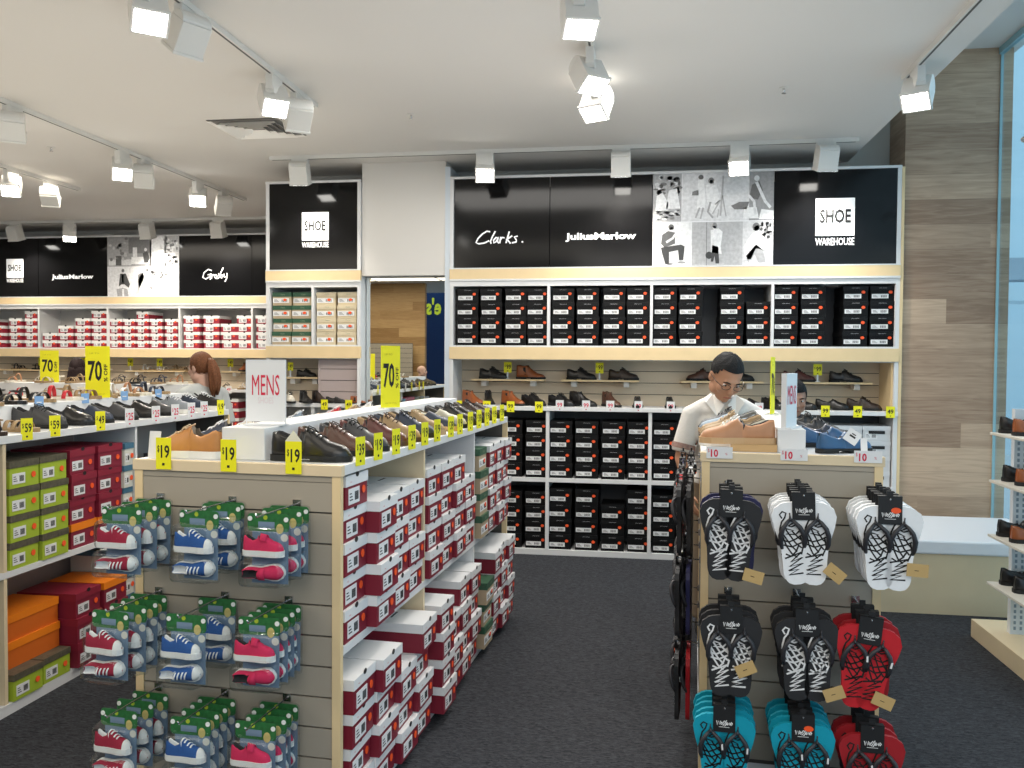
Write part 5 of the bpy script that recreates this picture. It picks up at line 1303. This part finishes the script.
for i, (x, kd, c, rot, nm) in enumerate([(-1.37, 'derby', 'black', -12, 'black shoe, left on the leftmost small shelf'), (-1.05, 'boot', 'orange', -8, 'cognac ankle boot, right on the leftmost small shelf'), (-.62, 'derby', 'black', -10, 'black shoe, left on the second small shelf'), (-.27, 'derby', 'dkbrown', -8, 'dark shoe, right on the second small shelf'),
                                         (.36, 'derby', 'brown', 170, 'brown shoe on the small shelf left of the man\'s head'), (.66, 'derby', 'black', -8, 'black shoe on the small shelf right of the man\'s head'), (1.14, 'derby', 'maroon', -8, 'reddish shoe on the small shelf, partly behind the standing sign'), (1.50, 'derby', 'black', -8, 'black shoe on the small shelf nearest the timber column')]):
    wshoe(x + (.26 if rot == 170 else 0), 7.17, zs, kd, c, rot, nm, L=.25, group='shoes on the small wall shelves')
for x, lb in ((-1.12, 'yellow stand-up price tag on the leftmost small shelf'), (-.345, 'yellow stand-up price tag on the second small shelf'), (1.40, 'yellow stand-up price tag on the small shelf by the timber column'), (.50, 'yellow stand-up price tag behind the man')):
    if x == .50: continue
    inst(tag_spec('99', 'yellow', .066, .090, 'stand'), lb, 'price tag', (x, 7.12, zs + .054), 0, 'stand-up price tags')
# narrow unit counter
for i, (x, kd, c, rot, nm) in enumerate([(-3.05, 'sneaker', 'cream', -60, 'cream'), (-2.93, 'boot', 'black', -50, 'black'), (-2.82, 'boot', 'dkbrown', -40, 'dark brown'), (-2.56, 'loafer', 'black', -70, 'black'), (-2.40, 'boot', 'orange', -80, 'cognac')]):
    wshoe(x, 7.05 if i < 3 else 6.975, zc, kd, c, rot, '%s shoe on the counter of the narrow unit, %s from the left' % (nm, ORD[i]), L=.22 if i < 3 else .1, group='shoes on the narrow unit counter') if i < 3 else inst(shoe(kd, c, .22, 'black', None, 0), '%s shoe before the pinkish slat board' % nm, 'shoe', (x - (.11 if i == 3 else .05), 6.955, zc), R(0 if i == 3 else 0), 'shoes on the narrow unit counter', scale=.62 if i == 4 else .8)
for x, y, z, lb in ((-2.66, 6.895, 1.17, 'yellow price tag on the narrow unit counter, left of two'), (-2.445, 6.895, 1.17, 'yellow price tag on the narrow unit counter, right of two')):
    inst(tag_spec('49', 'yellow', .06, .085, 'small'), lb, 'price tag', (x, y, z), 0, 'narrow unit price tags')
wshoe(-3.02, 7.17, zs, 'derby', 'black', 0, 'black shoe on the short shelf beside the pinkish slat board', L=.18, group='shoes on the small wall shelves')
inst(tag_spec('49', 'yellow', .05, .075, 'stand'), 'yellow stand-up price tag on the short shelf by the slat board', 'price tag', (-3.06, 7.12, zs + .054), 0, 'stand-up price tags')

# ================================================================ far left wall shoes and sandals
far = [('cream', 'khaki', 3), ('black', 'khaki', 3), ('peach', 'cream', 2), ('khaki', 'khaki', 4), ('black', 'black', 3), ('white', 'khaki', 2), ('red', 'cream', 2), ('navy', 'khaki', 3)]
k = 0
for x in [-8.2, -7.95, -7.7, -7.45, -7.2, -6.95, -6.7, -6.4, -6.15, -5.9, -5.65, -5.4, -5.1, -4.85, -4.55, -4.3, -4.05]:
    c, s, n = far[k % 8]
    inst(sandal(c, s, n), '%s sandal on the far left wall counter, %s from the left' % (c, ORD[k]), 'sandal', (x, 9.95, zc), R(-90 + (k * 37) % 50 - 25), 'sandals on the far wall counter'); k += 1
for i, x in enumerate([-7.8, -7.1, -6.6, -6.2, -5.8, -5.25, -4.95, -4.4]):
    cl = 'yellow' if i < 6 else 'white'
    inst(tag_spec('49', cl, .075, .09, 'small'), '%s price tag on the far left wall counter, %s from the left' % (cl, ORD[i]), 'price tag', (x, 9.68, 1.175), 0, 'price tags on the far wall counter')
k = 0
for x in [-8.1, -7.8, -7.2, -6.9, -6.3, -6.1, -5.85, -4.85, -4.5]:
    c, s, n = far[(k * 3 + 1) % 8]
    rot = -90 if k >= 7 else -10
    inst(shoe('boot', 'orange' if k % 2 else 'dkbrown', .24, 'black', None, 0) if k >= 7 else sandal(c, s, n, .24), '%s on the far wall small shelves, %s from the left' % ('ankle boot' if k >= 7 else '%s sandal' % c, ORD[k]), 'shoe', (x, 10.0 if k >= 7 else 9.96, zs), R(rot), 'shoes on the far small shelves')
    if k >= 7: COL.objects
    k += 1
for i, x in enumerate([-7.65, -7.05, -6.40, -6.00, -5.05]):
    inst(tag_spec('49', 'yellow', .075, .10, 'stand'), 'yellow stand-up price tag on the far wall shelves, %s from the left' % ORD[i], 'price tag', (x, 9.92, zs + .054), 0, 'stand-up price tags')

# ================================================================ left island shoes
R0 = [('loafer', 'olive', 'olive'), ('sandal', 'olive', 'olive strapped'), ('sandal', 'olive', 'olive strapped'), ('sandal', 'charcoal', 'charcoal strapped'), ('sandal', 'khaki', 'khaki strapped'), ('sneaker', 'charcoal', 'charcoal'), ('loafer', 'black', 'black'), ('loafer', 'navy', 'navy'), ('loafer', 'charcoal', 'charcoal'), ('loafer', 'black', 'black'), ('loafer', 'charcoal', 'dark grey'), ('sneaker', 'steel', 'blue-grey'), ('sneaker', 'navy', 'navy'), ('sneaker', 'black', 'black')]
for i, (kd, c, nm) in enumerate(R0):
    y = .55 + i * .205
    sp = sandal(c, 'dkbrown' if c != 'khaki' else 'khaki', 4, .28) if kd == 'sandal' else shoe(kd, c, .28, 'white' if i >= 11 else 'black', 'white' if i >= 11 else None, 4 if kd == 'sneaker' else 0)
    put(sp, '%s shoe on the right edge of the left island, %s from the front' % (nm, ORD[i]), G0, .492, y, ZT, rj.uniform(-6, 6), 'sandal' if kd == 'sandal' else 'shoe', 'shoes on the left island edge')
for i, (y, cl, tx) in enumerate([(1.28, 'yellow', '59'), (1.47, 'yellow', '59'), (1.82, 'yellow', '49'), (2.08, 'white', '25'), (2.34, 'white', '25'), (2.55, 'white', '25'), (2.74, 'white', '25'), (2.90, 'white', '25'), (3.12, 'yellow', '19')]):
    inst(tag_spec(tx, cl, .050, .100), '%s price tag on the right edge of the left island, %s from the front' % (cl, ORD[i]), 'price tag', M=G0 @ T(.794, y, 1.222) @ RZ(R(58)), group='left island price tags')
TAGB = mat('tag_blue', (.20, .36, .62), .5)
tb = MB().box(-.022, .022, -.001, .001, 0, .055, TAGB).box(-.012, .012, -.0016, -.001, .02, .026, WHT).mesh('tb')
for i in range(12):
    c, s, n = far[(i * 5) % 8]; y = .95 + i * .185
    put(sandal(c, s, n), '%s sandal on the riser of the left island, %s from the front' % (c, ORD[i]), G0, .245, y, 1.3625, rj.uniform(-12, 12), 'sandal', 'sandals on the left island riser')
    if i % 2 == 0 and i > 1:
        o = newobj('price_tag', tb); o.matrix_world = G0 @ T(.508, y + .05, 1.345) @ RZ(R(60)); tag(o, 'small blue price tag on the left island riser, %s from the front' % ORD[i // 2 - 1], 'price tag', 'small blue price tags')
# far island sandals
for i in range(9):
    c, s, n = far[(i * 3 + 2) % 8]
    put(sandal(c, s, n), '%s sandal on the riser of the far island, %s from the left' % (c, ORD[i]), G3, .14 + i * .20, .50, 1.3725, -90 + rj.uniform(-30, 30), 'sandal', 'sandals on the far island riser')
for i in range(8):
    c, s, n = far[(i * 5 + 1) % 8]
    put(sandal(c, s, n), '%s sandal on the near ledge of the far island, %s from the left' % (c, ORD[i]), G3, .14 + i * .22, .25, ZT, -80 + rj.uniform(-20, 20), 'sandal', 'sandals on the far island ledge')
o = off(G3, .52, .34, 1.3765, .155, .285, 20, 'smaller yellow sale sign reading 70 near the left edge')

# ================================================================ bench and right hand display
bn = newobj('bench', None); tag(bn, 'white cushioned bench with birch front below the timber column', 'bench')
newobj('plinth', MB().box(1.30, 2.64, 5.72, 6.62, 0, .385, BIRCHP).mesh('p'), bn)
newobj('cushion', MB().box(1.30, 2.645, 5.70, 6.63, .386, .475, mat('vinyl_white', (.74, .76, .80), .35)).mesh('c', .012), bn)
dp = newobj('display_rack', None); tag(dp, 'white perforated rack on a birch plinth by the shop window', 'display rack')
newobj('plinth', MB().box(1.925, 2.60, 3.6, 5.29, 0, .105, BIRCHP).mesh('p', .003), dp)
PERF = mat('perforated_steel', (.72, .75, .78), .35)
b = MB(); b.box(2.03, 2.11, 5.02, 5.06, .105, 1.35, PERF); b2 = MB()
for z in range(38):
    for q in (0, 1): b2.box(2.046 + q * .032, 2.058 + q * .032, 5.018, 5.0199, .13 + z * .031, .148 + z * .031, mat('slot_dark', (.25, .32, .38), .5))
newobj('upright', b.mesh('u'), dp); newobj('slots', b2.mesh('s'), dp)
SHZ = [1.222, .960, .660, .395]
for i, z in enumerate(SHZ):
    newobj('shelf', MB().box(1.90, 2.42, 4.46, 5.015, z - .014, z, mat('shelf_cream', (.70, .66, .58), .5)).mesh('s', .002), dp)
cc = [('orange', 'cognac'), ('orange', 'cognac'), ('orange', 'cognac'), ('black', 'black')]
for i, z in enumerate(SHZ):
    for j, yy in enumerate((4.955, 4.79)):
        c, nm = (('black', 'black') if j == 0 else cc[i])
        inst(shoe('loafer', c, .27, 'black', None, 0), '%s slip-on shoe on the %s shelf of the window rack, %s from the back' % (nm, ['top', 'second', 'third', 'bottom'][i], ORD[j]), 'shoe', (1.93 + (.02 if i in (1, 3) else 0), yy, z + .0005), R(0), 'shoes on the window rack')

# ================================================================ things seen in the mirror only
b = MB(); z = .1
while z < 1.9: b.box(-6.1, -4.85, -3.60, -3.58, z, z + .095, GREIGE); z += .1025
b.box(-6.1, -4.85, -3.62, -3.602, .05, 1.95, GROOVE)
o = newobj('slat_board', b.mesh('sb')); tag(o, 'greige slat board seen only as a reflection in the mirror', 'panel')
b = MB(); text_to(b, "e's", mat('sign_lime', (.45, .55, .03), .5, emit=(.5, .6, .05), estr=.6), -4.10, 2.98, w=.40, h=.44, y=-.001, bold=.03)
o = newobj('shop_sign', b.mesh('s')); o.matrix_world = T(0, -7.39, 0) @ Matrix.Diagonal((1, 1, 1, 1)) @ RZ(math.pi) @ T(4.10 + 5.33, 0, 0); tag(o, 'lime lettering on the blue shopfront reflected in the mirror', 'sign')

# ================================================================ people
person('man with glasses and short dark hair in a white short-sleeved shirt, looking down', .475, 5.16, R(2), .955, ('man', (.46, .235, .14)), ('white_shirt', (.74, .71, .67)), ('khaki', (.20, .15, .10)), ('black', (.012, .012, .013)),
       head=(R(33), R(8), R(14)), head_off=(.0, -.10, -.012), lean=.06, glasses=True, hs=1.19, shirt2=True,
       arms=[[(-.195, -.06, 1.345), (-.255, -.08, 1.08), (-.21, -.24, .88)], [(.195, -.06, 1.345), (.255, -.05, 1.09), (.21, -.22, .90)]])
person('dark-haired child looking this way from behind the standing sign on the right island', .925, 5.42, R(8), .865, ('child', (.45, .23, .15)), ('dark_top', (.04, .04, .05)), ('dark_jeans', (.03, .035, .05)), ('jet', (.008, .008, .009)), head=(R(14), R(0), R(-6)), hairstyle='fringe', hs=1.08)
person('woman with a brown ponytail and grey top with a black strap, facing left', -3.27, 5.98, R(-112), .955, ('woman', (.55, .33, .25)), ('grey_top', (.42, .43, .42)), ('blue_jeans', (.05, .07, .12)), ('auburn', (.15, .058, .026)), head=(R(6), 0, 0), hairstyle='pony', strap=1, hs=1.06)
person('dark-haired woman partly hidden behind the yellow signs', -5.72, 7.95, R(-160), .93, ('woman', (.55, .33, .25)), ('dark_top', (.04, .04, .05)), ('blue_jeans', (.05, .07, .12)), ('darkbrown', (.022, .012, .012)), hairstyle='long')
person('bald man in a grey shirt, seen reflected in the mirror', -3.95, -.9, R(95), .87, ('pale_man', (.58, .36, .27)), ('grey_shirt', (.34, .36, .38)), ('dark_jeans', (.03, .035, .05)), ('black', (.012, .012, .013)), hairstyle='none')

sc_.view_settings.view_transform = 'Standard'; sc_.view_settings.exposure = -.05
